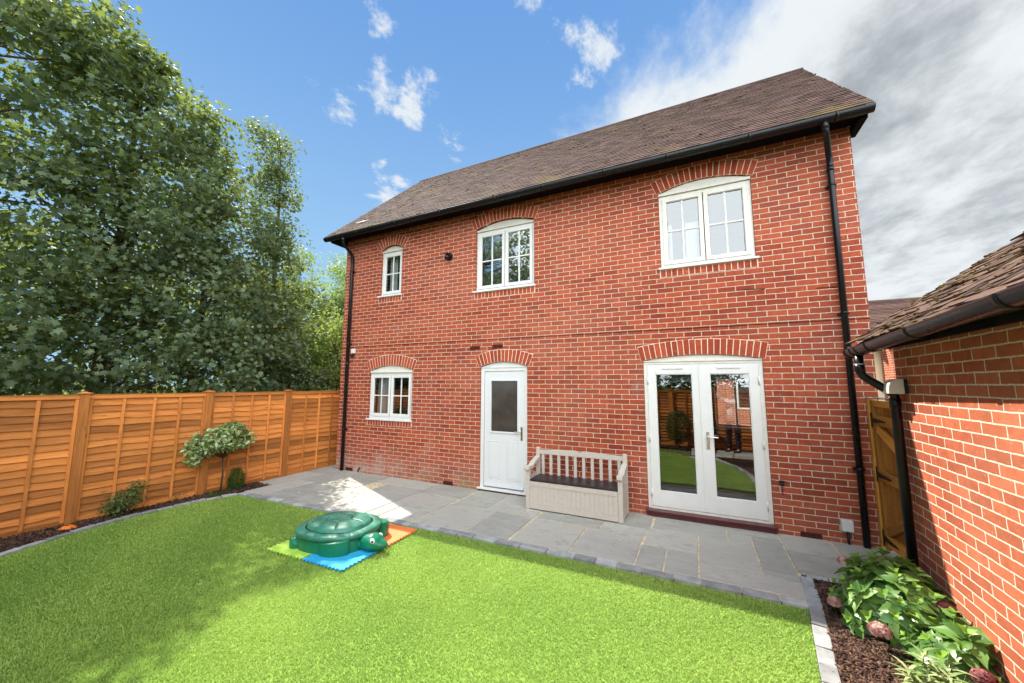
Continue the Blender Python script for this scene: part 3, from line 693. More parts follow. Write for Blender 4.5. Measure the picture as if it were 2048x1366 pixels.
m=MB(); hx=b-.045; m.box(hx-.016,hx+.016,y2-.012,y2+.002,.92,1.145,mat=0); m.tube([(hx,y2-.012,1.065),(hx,y2-.055,1.065)],.009,mat=1); m.tube([(hx+.008,y2-.055,1.065),(hx-.125,y2-.052,1.062)],.009,mat=1); m.tube([(hx,y2-.02,.975),(hx,y2-.005,.975)],.010,mat=1)
m.build('handle',[m_brass,m_steel],door,bevel=.002)

# french doors
x0,x1=6.465,7.963; y=.022
m=MB(); fw=.048
m.box(x0,x0+fw,y,y+.08,.120,2.217); m.box(x1-fw,x1,y,y+.08,.120,2.217); m.box(x0+fw,x1-fw,y,y+.08,2.165,2.217)
arch_infill(m,x0,x1,2.221,2.222,.075,y+.002,y+.05); m.box(x0-.004+.005,x1-.001,y-.014,y+.05,2.203,2.220)
m.box(x0+fw,x1-fw,y-.01,y+.08,.120,.150)
ff=m.build('french_door_frame',m_cream,house,bevel=.004)
m=MB(); m.box(x0-.03,x1+.03,-.085,y+.09,.088,.118); m.box(x0-.012,x1+.012,-.06,y+.06,.030,.087); m.build('door_step',m_step,house,bevel=.005)
xm=(x0+x1)/2
for i,(a,b) in enumerate(((x0+fw+.002,xm-.003),(xm+.003,x1-fw-.002))):
    m=MB(); st=.112; c_,d_=.156,2.160; y2=y-.008
    if i==0: sa,sb=st,.100
    else: sa,sb=.118,st
    m.box(a,a+sa,y2,y2+.05,c_,d_); m.box(b-sb,b,y2,y2+.05,c_,d_); m.box(a+sa,b-sb,y2,y2+.05,d_-.135,d_); m.box(a+sa,b-sb,y2,y2+.05,c_,c_+.215)
    panel_frame(m,a+sa,b-sb,c_+.215,d_-.135,.010,y2+.006,y2+.04)
    panel_frame(m,a+sa+.010,b-sb-.010,c_+.225,d_-.145,.005,y2+.012,y2+.019,1)
    if i==1: m.box(a-.020,a+.018,y2-.010,y2-.0005,c_+.01,d_-.005)
    lf=m.build('french_door',[m_white,m_blackm],house,bevel=.003); lf['label']=('left','right')[i]+' leaf of the white glazed double doors'
    g=MB(); sk=(0,0) if i==0 else (.0118,-.0118)
    g.add([(a+sa,y2+.022+sk[0],c_+.215),(b-sb,y2+.022+sk[1],c_+.215),(b-sb,y2+.022+sk[1],d_-.135),(a+sa,y2+.022+sk[0],d_-.135)],[(0,1,2,3)]); g.build('pane',m_glass,lf)
    h=MB(); cx=(a+b)/2; h.box(cx-.14,cx+.14,y2-.012,y2-.001,d_-.062,d_-.040); h.build('trickle_vent',m_white,lf,bevel=.003)
    for z in(.34,1.10,1.93):
        h=MB(); xx=a+.004 if i==0 else b-.004; h.tube([(xx,y2-.010,z-.05),(xx,y2-.010,z+.05)],.009); h.box(xx-.02 if i==0 else xx,xx if i==0 else xx+.02,y2-.006,y2-.001,z-.045,z+.045)
        h.build('hinge',m_white,lf)
    h=MB(); zt=d_-.14
    for k in range(9): h.obox((cx,y2+.075,zt-.008-k*.009),((b-a-sa-sb)/2,0,0),(0,.012,.002),(0,0,.0012))
    h.box(a+sa,b-sb,y2+.06,y2+.09,zt-.105,zt-.09)
    for q in(-.12,.12): h.box(cx+q-.014,cx+q+.014,y2+.058,y2+.061,zt-.085,zt-.035)
    h.build('raised_blind',m_blindg,lf)
    if i==1:
        h=MB(); hx=a+.055; h.box(hx-.018,hx+.018,y2-.010,y2-.0005,1.00,1.235); h.tube([(hx,y2-.01,1.165),(hx,y2-.058,1.165)],.010); h.tube([(hx-.008,y2-.058,1.165),(hx+.125,y2-.055,1.160)],.010)
        h.build('handle',m_steel,lf,bevel=.002)
# far window seen through the room
m=MB(); panel_frame(m,7.56,8.44,.86,2.07,.05,DEP-.2,DEP-.14); m.box(7.98,8.02,DEP-.2,DEP-.14,.91,2.02); m.box(7.48,8.5,DEP-.36,DEP-.30,.80,.85); m.build('window',m_white,house)
# dark strip along the upper floor line
m=MB(); n=70
for i in range(n):
    a=XL*i/n;b=XL*(i+1)/n; z=2.676+.002*math.sin(i*1.7)
    if 3.0<0: pass
    m.box(a,b,-.0045-.001*rng.random(),.002,z-.0035,z+.0025+.002*rng.random())
m.build('cavity_tray_edge',m_dark,house)
# vents, lights, tap, socket
for x,z in((3.52,2.535),(3.99,2.545)):
    m=MB(); m.box(x-.107,x+.107,-.006,.004,z-.032,z+.032); 
    for k in range(5): m.obox((x,-.009,z-.024+k*.012),(.098,0,0),(0,.004,-.003),(0,.001,.0015))
    m.build('wall_vent',m_terra,house)
for x,z in((.42,.066),(2.98,.066),(8.33,.060)):
    m=MB(); m.box(x-.107,x+.107,-.005,.004,z-.033,z+.033)
    for k in range(9):
        for q in range(3): m.box(x-.098+k*.022,x-.088+k*.022,-.0085,-.004,z-.026+q*.018,z-.016+q*.018,mat=1)  # raised dark blocks paint the shade inside the holes
    m.build('air_brick',[m_terra,m_dark],house)
m=MB(); vx,vz=2.91,4.37; m.tube([(vx,0,vz),(vx,-.02,vz),(vx,-.021,vz)],[.075,.075,.062],20); m.tube([(vx,-.02,vz),(vx,-.07,vz-.005),(vx,-.105,vz-.05),(vx,-.11,vz-.075)],[.055,.057,.05,.046],16); m.obox((vx,-.115,vz+.03),(.05,0,0),(0,.04,.012),(0,0,.004))
m.build('vent_cowl',m_black,house)
m=MB(); m.box(.345,.445,-.05,0,2.535,2.635); m.build('sensor_lamp',m_cream,house,bevel=.006).select_set(False)
m=MB(); m.tube([(.395,-.02,2.53),(.395,-.05,2.49),(.395,-.07,2.46)],[.022,.03,.034],12); m.build('lamp_eye',m_black,house)
m=MB(); m.tube([(1.63,0,.56),(1.63,-.07,.56)],.012); m.tube([(1.63,-.05,.575),(1.61,-.07,.53),(1.60,-.075,.505)],.012); m.tube([(1.605,-.06,.6),(1.655,-.06,.6)],.010); m.tube([(1.63,-.06,.56),(1.63,-.06,.6)],.008); m.tube([(1.63,0,.56),(1.63,-.008,.56)],.03,14)
m.build('garden_tap',m_brass,house)
m=MB(); m.tube([(.70,-.01,.02),(.70,-.02,.07),(.75,-.02,.13)],.012); m.build('waste_pipe',m_black,house)
m=MB(); m.box(8.045,8.095,-.045,0,.655,.675); m.tube([(8.07,-.03,.655),(8.07,-.035,.615)],[.02,.012],10); m.tube([(8.07,-.012,.62),(8.075,-.01,.5)],.004,6); m.build('down_light',m_black,house)
m=MB(); m.box(8.615,8.725,-.07,0,.175,.30); m.box(8.622,8.718,-.082,-.071,.182,.293); so_=m.build('outdoor_socket',m_white,house,bevel=.006)
m=MB(); m.tube([(8.675,-.03,.175),(8.675,-.03,.035),(8.69,-.035,.03)],.013,10); m.build('conduit',m_black,so_)
m=MB(); m.tube([(7.78,-.006,3.165),(7.9,-.008,3.16),(8.05,-.007,3.15)],.004,6); m.build('wire',m_black,house)
m=MB(); m.tube([(8.6,-.006,3.10),(8.82,-.008,3.092)],.004,6); m.build('wire',m_black,house)
# gutter and downpipes
def half_gutter(m,A,B,r,seg=12):
    A=np.array(A,float);B=np.array(B,float); d=(B-A)/np.linalg.norm(B-A); s=np.cross(d,[0,0,1.]); s/=np.linalg.norm(s); V=[];F=[]
    prof=[(r*math.cos(t),-r*math.sin(t)) for t in np.linspace(0,math.pi,seg)]; prof=[(r*1.0,.012)]+prof+[(-r,.012)]; inn=[((r-.006)*math.cos(t),-(r-.006)*math.sin(t)) for t in np.linspace(math.pi,0,seg)]
    pr=prof+[(-r+.006,.012)]+inn+[(r-.006,.012)]
    for P in(A,B):
        for a,z in pr: V.append(P+s*a+np.array([0,0,z]))
    n=len(pr)
    for i in range(n): F.append((i,(i+1)%n,n+(i+1)%n,n+i))
    m.add(V,F,.5,0,None,True)
    for P,e in((A,-1),(B,1)): # end caps
        V=[P+s*a+np.array([0,0,z]) for a,z in prof]; m.add(V,[tuple(range(len(V)))],.5)
def clips(m,A,B,r,ss):
    A=np.array(A,float);B=np.array(B,float); d=(B-A)/np.linalg.norm(B-A); s=np.cross(d,[0,0,1.]); s/=np.linalg.norm(s)
    for t in ss:
        P=A+d*t; V=[];F=[]; pr=[(r*math.cos(a),-r*math.sin(a)) for a in np.linspace(-.15,math.pi+.15,16)]
        for k,(ww,rr) in enumerate(((-.018,1.0),(-.018,1.10),(.018,1.10),(.018,1.0))):
            for a,z in pr: V.append(P+d*ww+s*a*rr+np.array([0,0,z*rr]))
        n=len(pr)
        for k in range(3):
            for i in range(n-1): F.append((k*n+i,k*n+i+1,(k+1)*n+i+1,(k+1)*n+i))
        m.add(V,F,.5,0,None,True)
GA=(-.26,-.385,5.125); GB=(9.19,-.385,5.125)
m=MB(); half_gutter(m,GA,GB,.062); clips(m,GA,GB,.062,[.12,1.0,2.1,3.2,4.4,5.3,6.3,7.2,8.2,9.1]); gut=m.build('gutter',m_black,house)
m=MB(); m.box(-.20,9.16,-.322,-.297,5.09,5.17); m.box(-.20,9.16,-.296,-.001,5.165,5.185); m.build('fascia',m_fascia,house)
def downpipe(x,yb,top,kind):
    m=MB(); r=.034
    if kind=='L': pts=[(x+.06,-.385,5.08),(x+.06,-.385,4.98),(x+.055,-.36,4.93),(x+.01,-.12,4.80),(x,-.065,4.74),(x,-.06,4.6),(x,-.06,.03)]
    else: pts=[(x-.10,-.385,5.08),(x-.10,-.385,4.98),(x-.09,-.36,4.94),(x-.02,-.12,4.82),(x,-.065,4.76),(x,-.06,4.6),(x,-.06,.03)]
    m.tube(pts,r,14)
    for z in(4.62,2.3): m.tube([(x,-.06,z-.035),(x,-.06,z+.035)],r+.004,14)
    m.tube([pts[0],pts[1]],r+.004,14)
    o=m.build('downpipe',m_black,house)
    for z in ((.9,2.75,4.4)):
        b=MB(); b.tube([(x,-.06,z-.012),(x,-.06,z+.012)],r+.007,14); b.box(x-.055,x+.055,-.045,0,z-.012,z+.012); b.build('bracket',m_black,o)
    return o
downpipe(.26,0,5,'L')['label']='black downpipe at the left corner'; downpipe(8.83,0,5,'R')['label']='black downpipe at the right corner'

# tiled roof: real plain tiles
def tiles(m,O,U,Wv,length,slope,gauge=.100,tw=.166,jit=1.0,xlim=None,moss=None):
    """O eave start, U unit along eave, Wv unit up slope"""
    O=np.array(O,float);U=np.array(U,float);Wv=np.array(Wv,float);Nn=np.cross(U,Wv); Nn/=np.linalg.norm(Nn)
    rows=int(slope/gauge)
    for r in range(rows):
        s=r*gauge; a,b=(0,length) if xlim is None else xlim(s)
        x=a-(tw/2 if r%2 else 0)
        while x<b-.01:
            xa=max(x+.0015,a); xb=min(x+tw-.0015,b); x+=tw
            if xb-xa<.02: continue
            c=O+U*((xa+xb)/2)+Wv*(s+.075)+Nn*(.020+rng.normal(0,.0015)*jit)
            tz=.075*0.085+rng.normal(0,.0012)*jit  # tail kicks up
            ax=U*((xb-xa)/2)+Nn*rng.normal(0,.0010)*jit; ay=Wv*.080-Nn*tz
            m.obox(c+Wv*rng.normal(0,.0015)*jit,ax,ay,Nn*.0065)
            if moss is not None and rng.random()<moss(s,(xa+xb)/2):
                for _ in range(1+int(rng.random()*4)):
                    q=O+U*(xa+(xb-xa)*rng.random())+Wv*(s+rng.random()*.05-.006)+Nn*.031; rr=.004+rng.random()**2*.011
                    M2.ell(q,(rr*(1+rng.random()),rr*(1+rng.random()),rr*.7),None,6,4)
cs=np.array([0,RY+.385,RZ-5.13]); sl=np.linalg.norm(cs); Wv=cs/sl
O=(-.27,-.385,5.155)
def lim(s):
    t=s/sl; return (0+t*.30, 9.47+.08*t)
m=MB(); M2=MB()
tiles(m,O,(1,0,0),Wv,9.47,sl,jit=.6,xlim=lim,moss=lambda s,x:.05+.12*(s>2.2)+.10*(x<2.2))
roof=m.build('roof',m_tile,house); tag(M2.build('moss',m_moss,roof),kind='stuff')
m=MB() # underlay, rear slope, ridge, soffit
Nn=np.cross([1,0,0],Wv)
a0=np.array([-.25,-.36,5.15]);a1=np.array([9.17,-.36,5.15]);b0=np.array([.02,RY,RZ-.01]);b1=np.array([9.26,RY,RZ-.01])
c0=np.array([-.1,DEP+.3,5.15]);c1=np.array([9.2,DEP+.3,5.15])
dn=np.array([0,0,-.06])
m.add([a0,a1,b1,b0,a0+dn,a1+dn,b1+dn,b0+dn],[(0,1,2,3),(7,6,5,4),(0,4,5,1),(1,5,6,2),(3,7,4,0)],.2)
m.add([b0,b1,c1,c0,b0+dn,b1+dn,c1+dn,c0+dn],[(0,1,2,3),(7,6,5,4),(1,5,6,2),(3,7,4,0),(2,6,7,3)],.2)
m.build('roof_slope',m_tile,roof)
m=MB(); x=.02
while x<9.25:
    e=min(x+.30,9.28); V=[];F=[]
    for xx in(x+.004,e):
        for t in np.linspace(-.2,math.pi+.2,9): V.append((xx,RY+.105*math.cos(t)*(1.02 if xx==e else 1),RZ-.035+.085*math.sin(t)))
    F=[(i,i+1,10+i,9+i) for i in range(8)]+[tuple(range(9)),tuple(range(17,8,-1))]; m.add(V,F,None,0,None,False); x+=.30
m.build('ridge_tile',m_tile,roof)
# box ends under the verge
m=MB(); m.box(9.083,9.165,-.30,.12,5.06,5.17); m.build('box_end',m_fascia,house,bevel=.01)
m=MB(); m.box(-.19,-.003,-.30,.12,5.06,5.17); m.build('box_end',m_fascia,house,bevel=.01)
m=MB(); m.add([(x,-.385+s*Wv[1]+.0-.03,5.16+s*Wv[2]+.05) for x,s in((.34,.45),(.62,.45),(.62,.47),(.34,.47))],[(0,1,2,3)]); m.box(.42,.70,-.07,-.055,5.53,5.545); m.build('snow_guard',m_white,roof)
#SPLIT2
# ------------------------------------------------------------------ garage (origin at its corner by the gate, turned 1.7 degrees)
GR=thing('brick_garage','low orange red brick garage with mossy brown roof along the right edge','garage',(8.753,-1.42,0),R(-1.74))
m=MB(); WT=2.26; GL=5.4; GW=3.6; rh=WT+GW/2*math.tan(R(36))
m.box(0,.22,-GL,0,0,WT); m.box(GW-.22,GW,-GL,0,0,WT)
for ya,yb in((-.22,0),(-GL,-GL+.22)):
    pr=[(.221,0),(GW-.221,0),(GW-.221,WT),(GW/2,rh-.16),(.221,WT)]
    ya+=.001;yb-=.001
    V=[(x,ya,z) for x,z in pr]+[(x,yb,z) for x,z in pr]; m.add(V,[tuple(range(4,-1,-1)),tuple(range(5,10))]+[(i,(i+1)%5,(i+1)%5+5,i+5) for i in range(5)])
m.build('wall',m_gbrick,GR)
a=R(36); Wg=(math.cos(a),0,math.sin(a)); sg=(GW/2+.27)/math.cos(a)
m=MB(); M2=MB()
tiles(m,(-.27,.12,2.235),(0,-1,0),Wg,GL+.2,sg,jit=2.6,moss=lambda s,y:.75*max(0,1-s/1.6)+.18)
gr=m.build('roof',m_gtile,GR); tag(M2.build('moss',m_moss,gr),kind='stuff')
m=MB(); t0=np.array([-.25,.10,2.225]); t1=np.array([-.25,-GL-.1,2.225]); W_=np.array(Wg)*sg; e0=t0+W_; e1=t1+W_; f0=np.array([GW+.25,.10,2.225]); f1=np.array([GW+.25,-GL-.1,2.225]); dn=np.array([0,0,-.03])
m.add([t0,t1,e1,e0,t0+dn,t1+dn,e1+dn,e0+dn],[(0,1,2,3),(7,6,5,4),(0,4,5,1),(0,3,7,4),(1,5,6,2)],.2)
m.add([e0,e1,f1,f0,e0+dn,e1+dn,f1+dn,f0+dn],[(0,1,2,3),(7,6,5,4),(0,3,7,4),(1,5,6,2),(2,6,7,3)],.2)
m.build('roof_slope',m_gtile,gr)
m=MB(); m.box(-.185,-.16,-GL-.05,.09,2.165,2.25); m.box(-.16,-.001,-GL-.05,.09,2.215,2.23); m.build('fascia',m_fascia,GR)
GG0=(-.262,.10,2.185); GG1=(-.275,-GL,2.185+.036*GL)
m=MB(); half_gutter(m,GG1,GG0,.058); clips(m,GG0,GG1,.058,[.02,.17,.30,.56,1.30,2.2,3.1]); m.build('gutter',m_black,GR)
m=MB(); px_,py_=-.055,-.10
m.tube([(-.262,-.09,2.15),(-.262,-.09,2.02),(-.262,-.09,1.995),(-.245,-.09,1.955),(-.215,-.09,1.925),(-.10,-.10,1.83),(px_,-.10,1.79),(px_,-.10,1.74),(px_,-.10,.02)],.034,16)
m.tube([(-.262,-.09,2.06),(-.262,-.09,1.99)],.039,16); m.tube([(px_,py_,1.76),(px_,py_,1.68)],.039,16)
m.build('downpipe',m_black,GR)
m=MB(); m.tube([(-.262,-.09,2.055),(-.262,-.09,2.06)],.0395,16); m.build('pipe_collar',m_white,GR)
# wall lamp over the downpipe
m=MB(); m.box(-.03,-.001,-.215,-.115,1.80,1.92,mat=1)
V=[];F=[];K=10
for i in range(K+1):
    t=math.pi/2*i/K; 
    for yy in(-.235,-.095): V.append((-.03-.10*math.sin(t)**.7,yy,1.80+.125*math.cos(t)**.6 if i<K else 1.80))
for i in range(K): F.append((2*i,2*i+1,2*i+3,2*i+2))
F.append(tuple(range(0,2*K+2,2))+((2*K+2),)); F.append(tuple(range(2*K+1,0,-2))+((2*K+3),)); V+=[(-.03,-.235,1.80),(-.03,-.095,1.80)]
F.append((2*K,2*K+1,2*K+3,2*K+2)); F.append((0,2*K+2,2*K+3,1))
m.add(V,F,.5,0); m.build('wall_lamp',[m_cream,m_blackm],GR,bevel=.004)

# ------------------------------------------------------------------ gate between house and garage
gate=thing('wooden_gate','honey coloured braced timber gate between house corner and garage','gate',(9.0,0,0))
def board(m,c,ax,ay,az,uvec=None):
    """oriented box with grain along its longest axis"""
    c,ax,ay,az=[np.asarray(q,float) for q in (c,ax,ay,az)]; ls=[np.linalg.norm(q) for q in(ax,ay,az)]; k=int(np.argmax(ls)); o_=[i for i in range(3) if i!=k]
    r0=rng.random()*40; gr=[]
    for kk in(-1,1):
        for i,j in((-1,-1),(1,-1),(1,1),(-1,1)):
            q=[i*ls[0],j*ls[1],kk*ls[2]]; gr.append((q[k]+r0,r0*1.7,q[o_[0]]+q[o_[1]]+r0*.6))
    m.obox(c,ax,ay,az,None,0,gr)
def bb(m,x0,x1,y0,y1,z0,z1): board(m,((x0+x1)/2,(y0+y1)/2,(z0+z1)/2),((x1-x0)/2,0,0),(0,(y1-y0)/2,0),(0,0,(z1-z0)/2))
m=MB()
for i in range(11):
    y=-.13-i*.103; bb(m,.030,.048,y-.098,y,.07,1.655)
m.build('board_panel',m_gate,gate,bevel=.003)
m=MB(); bb(m,-.018,.029,-.130,-.055,.06,1.695); bb(m,-.018,.029,-1.30,-1.225,.06,1.695); bb(m,-.014,.029,-1.224,-.131,1.625,1.695)
for z,h in((1.47,.11),(.86,.11),(.16,.12)): bb(m,-.016,.029,-1.224,-.131,z-h/2,z+h/2)
for(ya,za,yb,zb_) in((-.16,1.38,-1.18,.95),(-.16,.25,-1.18,.78)):
    d=np.array([0,yb-ya,zb_-za]); l=np.linalg.norm(d)/2; d/=np.linalg.norm(d); nz=np.array([0,-d[2],d[1]])
    if ya==-.16 and za>1: pass
    board(m,(.004,(ya+yb)/2,(za+zb_)/2),d*l,nz*.048,(.020,0,0))
m.build('gate_frame',m_gate,gate,bevel=.004)
m=MB(); bb(m,-.035,.045,-.050,-.002,.0,1.72); m.build('post',m_gate,gate,bevel=.004)
for z in(1.47,.86,.17):
    m=MB(); m.box(-.026,-.019,-.075,-.045,z-.085,z+.085)
    V=[(-.026,-.075,z+.028),(-.026,-.40,z+.008),(-.026,-.42,z),(-.026,-.40,z-.008),(-.026,-.075,z-.028)]; V+=[(-.0185,b_,c_) for _,b_,c_ in V]
    m.add(V,[(0,1,2,3,4),(9,8,7,6,5)]+[(i,5+i,5+(i+1)%5,(i+1)%5) for i in range(5)]); m.build('hinge',m_blackm,gate)
m=MB(); 
for i in range(26):
    y=-.01-i*.028; m.ell((.0+rng.normal(0,.012),y,1.725),(.03,.02,.010),None,7,4)
for o in [m.build('gate_capping',m_sett,gate)]: pass

# ------------------------------------------------------------------ fences
def fence(name,label,A,B,posts,side,hgt=1.70,lod=1):
    """A->B along ground; posts = distances; side = unit normal towards the viewer"""
    A=np.array([*A,0.]);B=np.array([*B,0.]); d=(B-A)/np.linalg.norm(B-A); nn=np.array([*side,0.]); up=np.array([0,0,1.])
    root=thing(name,label,'fence',tuple(A))
    def P(u,n,z): return d*u+nn*n+up*z
    for k,u in enumerate(posts):
        m=MB(); board(m,P(u,.02,.86),d*.045,nn*.045,up*.86); 
        m.build('post',m_fence,root,bevel=.003)
        c=MB(); c.obox(P(u,.02,1.728),d*.062,nn*.062,up*.007); c.add([P(u-.05,-.03,1.735),P(u+.05,-.03,1.735),P(u+.05,.07,1.735),P(u-.05,.07,1.735),P(u-.012,.008,1.75),P(u+.012,.008,1.75),P(u+.012,.032,1.75),P(u-.012,.032,1.75)],[(0,1,5,4),(1,2,6,5),(2,3,7,6),(3,0,4,7),(4,5,6,7)],None,0); c.build('post_cap',m_fence,root,bevel=.002)
    for k in range(len(posts)-1):
        u0=posts[k]+.047;u1=posts[k+1]-.047; m=MB(); n=17; z0=.05; step=(hgt-.05-z0)/n; S_=16
        for r in range(n):
            zb=z0+step*r; ph=rng.random(4)*6.28; r0=rng.random()*30; V=[];G=[];F=[]
            kn=[(rng.random()*(u1-u0),rng.random()*.012) for _ in range(2)]
            for i in range(S_+1):
                t=i/S_; u=u0+(u1-u0)*t
                wv=.0045*math.sin(3*t*6.28*.5+ph[0])+.003*math.sin(5.3*t*6.28*.5+ph[1])+.002*math.sin(13*t+ph[2])
                for q,am in kn: wv-=am*math.exp(-((t*(u1-u0)-q)/.03)**2)
                zl=zb+wv; zt_=zb+step+.022
                bow=.002*math.sin(t*6+ph[3])
                for(nq,z) in((.024+bow,zl),(.012+bow*.5,zl+.001),(-.006,zt_),(.001,zt_)):
                    V.append(P(u,nq,z)); G.append((u+r0,r0*2,z-zb+r0*.5))
            for i in range(S_):
                q=i*4
                for e in range(4): F.append((q+e,q+(e+1)%4,q+4+(e+1)%4,q+4+e))
            F+=[(0,1,2,3)[::-1],(S_*4,S_*4+1,S_*4+2,S_*4+3)]
            m.add(V,F,rng.random(),0,G)
        for t in ([.0]+[.25,.5,.75]+[1.0]):
            u=u0+.018+(u1-u0-.036)*t; uj=rng.normal(0,.006) if 0<t<1 else 0
            board(m,P(u+uj,.031,z0+(hgt-.05-z0)/2),d*.017,nn*.008,up*((hgt-.06-z0)/2))
        board(m,P((u0+u1)/2,.028,hgt-.025),d*((u1-u0)/2),nn*.012,up*.024)
        board(m,P((u0+u1)/2,.008,hgt+.006),d*((u1-u0)/2),nn*.036,up*.006)
        board(m,P((u0+u1)/2,.012,.04),d*((u1-u0)/2),nn*.014,up*.045)
        m.build('panel',m_fence,root)
    return root
fx=-.385
fence('garden_fence','orange brown lap panel fence with capped posts along the left border',(fx,-6.9),(fx,3.6),[.15,1.62,3.09,4.56,5.96,7.4,8.87,10.34],(1,0))
fence('garden_fence','orange brown lap panel fence behind the photographer, mirrored in the glazed doors',(9.4,-7.0),(-.3,-7.0),[.05,1.5,2.97,4.44,5.91,7.38,8.85,9.6],(0,1))

# ------------------------------------------------------------------ foliage helpers
def maple_leaf():
    pts=[]
    for a,r in((90,1.0),(66,.48),(38,.86),(14,.40),(-18,.62),(-60,.30),(-90,.42),(-120,.30),(-162,.62),(166,.40),(142,.86),(114,.48)):
        pts.append((r*math.cos(R(a)),r*math.sin(R(a))+.1,-.10*r*abs(math.cos(R(a)))*1.6))
    V=np.array([(0,.05,.03)]+pts); F=np.array([(0,i,i%12+1) for i in range(1,13)]); return V,F
def oval_leaf(wr=.42):
    V=np.array([(0,-1,0),(wr*.8,-.4,.10),(wr,.15,.10),(0,1,-.12),(-wr,.15,.10),(-wr*.8,-.4,.10),(0,-.1,0)]); F=np.array([(6,0,1),(6,1,2),(6,2,3),(6,3,4),(6,4,5),(6,5,0)]); return V,F
def scatter_leaves(P,size,shape,nbias,tints):
    """P points, nbias preferred normal (n,3)"""
    V0,F0=shape; n=len(P)
    nr=nbias+rng.normal(0,.75,(n,3)); nr/=np.linalg.norm(nr,axis=1)[:,None]
    a=rng.normal(0,1,(n,3)); a[:,2]-=.5; t1=a-nr*np.sum(a*nr,1)[:,None]; t1/=np.linalg.norm(t1,axis=1)[:,None]+1e-9; t2=np.cross(nr,t1)
    s=(size*(.6+.75*rng.random(n)))[:,None,None] if np.isscalar(size) else size[:,None,None]
    V=P[:,None,:]+s*(V0[None,:,0:1]*t2[:,None,:]+V0[None,:,1:2]*t1[:,None,:]+V0[None,:,2:3]*nr[:,None,:])
    F=(F0[None]+len(V0)*np.arange(n)[:,None,None]).reshape(-1,3)
    return V.reshape(-1,3),F,np.repeat(tints,len(V0))
def tree(name,label,base,blobs,nclump,nper,size,mat,trunk_r=.12,group=None,shape=None,spread=.30,top=None,lean=(0,0)):
    root=thing(name,label,'tree',base,0,group); B=np.array(base)
    bl=np.array(blobs,float); vol=(bl[:,3]*bl[:,4]*bl[:,5])**(2/3); k=rng.choice(len(bl),nclump,p=vol/vol.sum())
    dr=rng.normal(0,1,(nclump,3)); dr/=np.linalg.norm(dr,axis=1)[:,None]; rad=(.45+.70*rng.random(nclump)**.6)
    C=bl[k,:3]+dr*rad[:,None]*bl[k,3:]; ok=C[:,2]>.35; C=C[ok]; k=k[ok]; dr=dr[ok]
    n=len(C)*nper; ci=np.repeat(np.arange(len(C)),nper)
    csz=(spread*.84*(.45+1.0*rng.random(len(C))))[ci]
    g3=rng.normal(0,1,(n,3)); g3/=np.maximum(1,np.linalg.norm(g3,axis=1)[:,None]/1.6)
    P=C[ci]+g3*csz[:,None]*np.array([1,1,.62]); P[:,2]-=.15*(g3[:,0]**2+g3[:,1]**2)*csz
    P[:,2]=np.maximum(P[:,2],.15)
    ct=rng.random(len(C)); tn=np.clip(.55*ct[ci]+.45*rng.random(n)**1.8+.35*(rng.random(n)<.04),0,1)
    outw=(P-bl[k[ci],:3]); outw/=np.linalg.norm(outw,axis=1)[:,None]+1e-6
    V,F,t=scatter_leaves(P-B,size,shape or maple_leaf(),outw*.55+np.array([0,0,.75]),tn)
    big_mesh('crown',V,F,t,mat,root)
    m=MB(); H=top or max(b[2] for b in blobs); pts=[]; 
    for i in range(7):
        u=i/6; pts.append((lean[0]*u*u+.08*math.sin(3*u+base[1]),lean[1]*u+.07*math.cos(4*u+base[0])-.07,-.1+(H+.1)*u))
    m.tube(pts,[trunk_r*(1-.85*i/6) for i in range(7)],8)
    sel=rng.choice(len(C),min(70,len(C)),replace=False)
    for s in sel:
        q=C[s]-B; u=min(.9,max(.12,(q[2]-.25*math.hypot(q[0],q[1]))/H)); i=u*6; a=np.array(pts[int(i)])+(np.array(pts[min(6,int(i)+1)])-np.array(pts[int(i)]))*(i%1)
        md=a*.5+q*.5+rng.normal(0,.12,3)+[0,0,.1]; r0=trunk_r*.33*(1-.6*u)
        m.tube([a,md,q],[r0,r0*.6,.006],5,False)
    m.build('trunk',m_bark,root)
    return root
G1='maples and other trees beyond the fence'
ml=maple_leaf()
tree('maple_tree','tallest dark green maple filling the upper left corner beyond the fence',(-2.6,-5.2,0),
 [(-2.5,-5.4,7.6,1.7,1.6,2.2),(-2.2,-4.5,6.6,1.3,1.3,1.9),(-2.2,-5.2,4.4,1.5,1.5,1.6),(-1.9,-4.6,2.6,1.1,1.3,1.2),(-2.3,-4.1,8.2,.9,.7,.8),(-2.2,-3.6,8.3,.45,.5,.35),(-2.0,-6.6,5,1.5,1.4,3),(-2.0,-3.95,7.4,.5,.35,.3),(-2.1,-3.2,8.15,.25,.45,.25)],450,42,.076,m_maple,.15,G1)
tree('maple_tree','broad maple with pale tips reaching over the second and third fence posts',(-2.8,-2.9,0),
 [(-2.5,-3.2,6.9,1.2,.9,1.15),(-2.3,-2.6,5.6,1.3,1.1,1.5),(-2.1,-3.4,4.2,1.2,1.2,1.5),(-1.8,-3.0,2.5,1.0,1.4,1.1),(-2.5,-3.0,8.0,.4,.35,.5),(-2.4,-2.15,7.3,.6,.45,.7),(-2.3,-1.75,7.75,.25,.2,.22)],420,42,.074,m_maple,.13,G1)
tree('maple_tree','maple with a ragged sloping top behind the lollipop shrub',(-2.7,-1.5,0),
 [(-2.5,-1.85,6.3,.9,.50,1.0),(-2.3,-1.4,5.2,1.1,.9,1.4),(-2.0,-1.8,3.6,1.1,1.1,1.3),(-1.7,-1.2,2.2,.9,1.0,.9),(-2.5,-1.9,7.4,.30,.22,.40)],290,42,.070,m_maple,.11,G1)
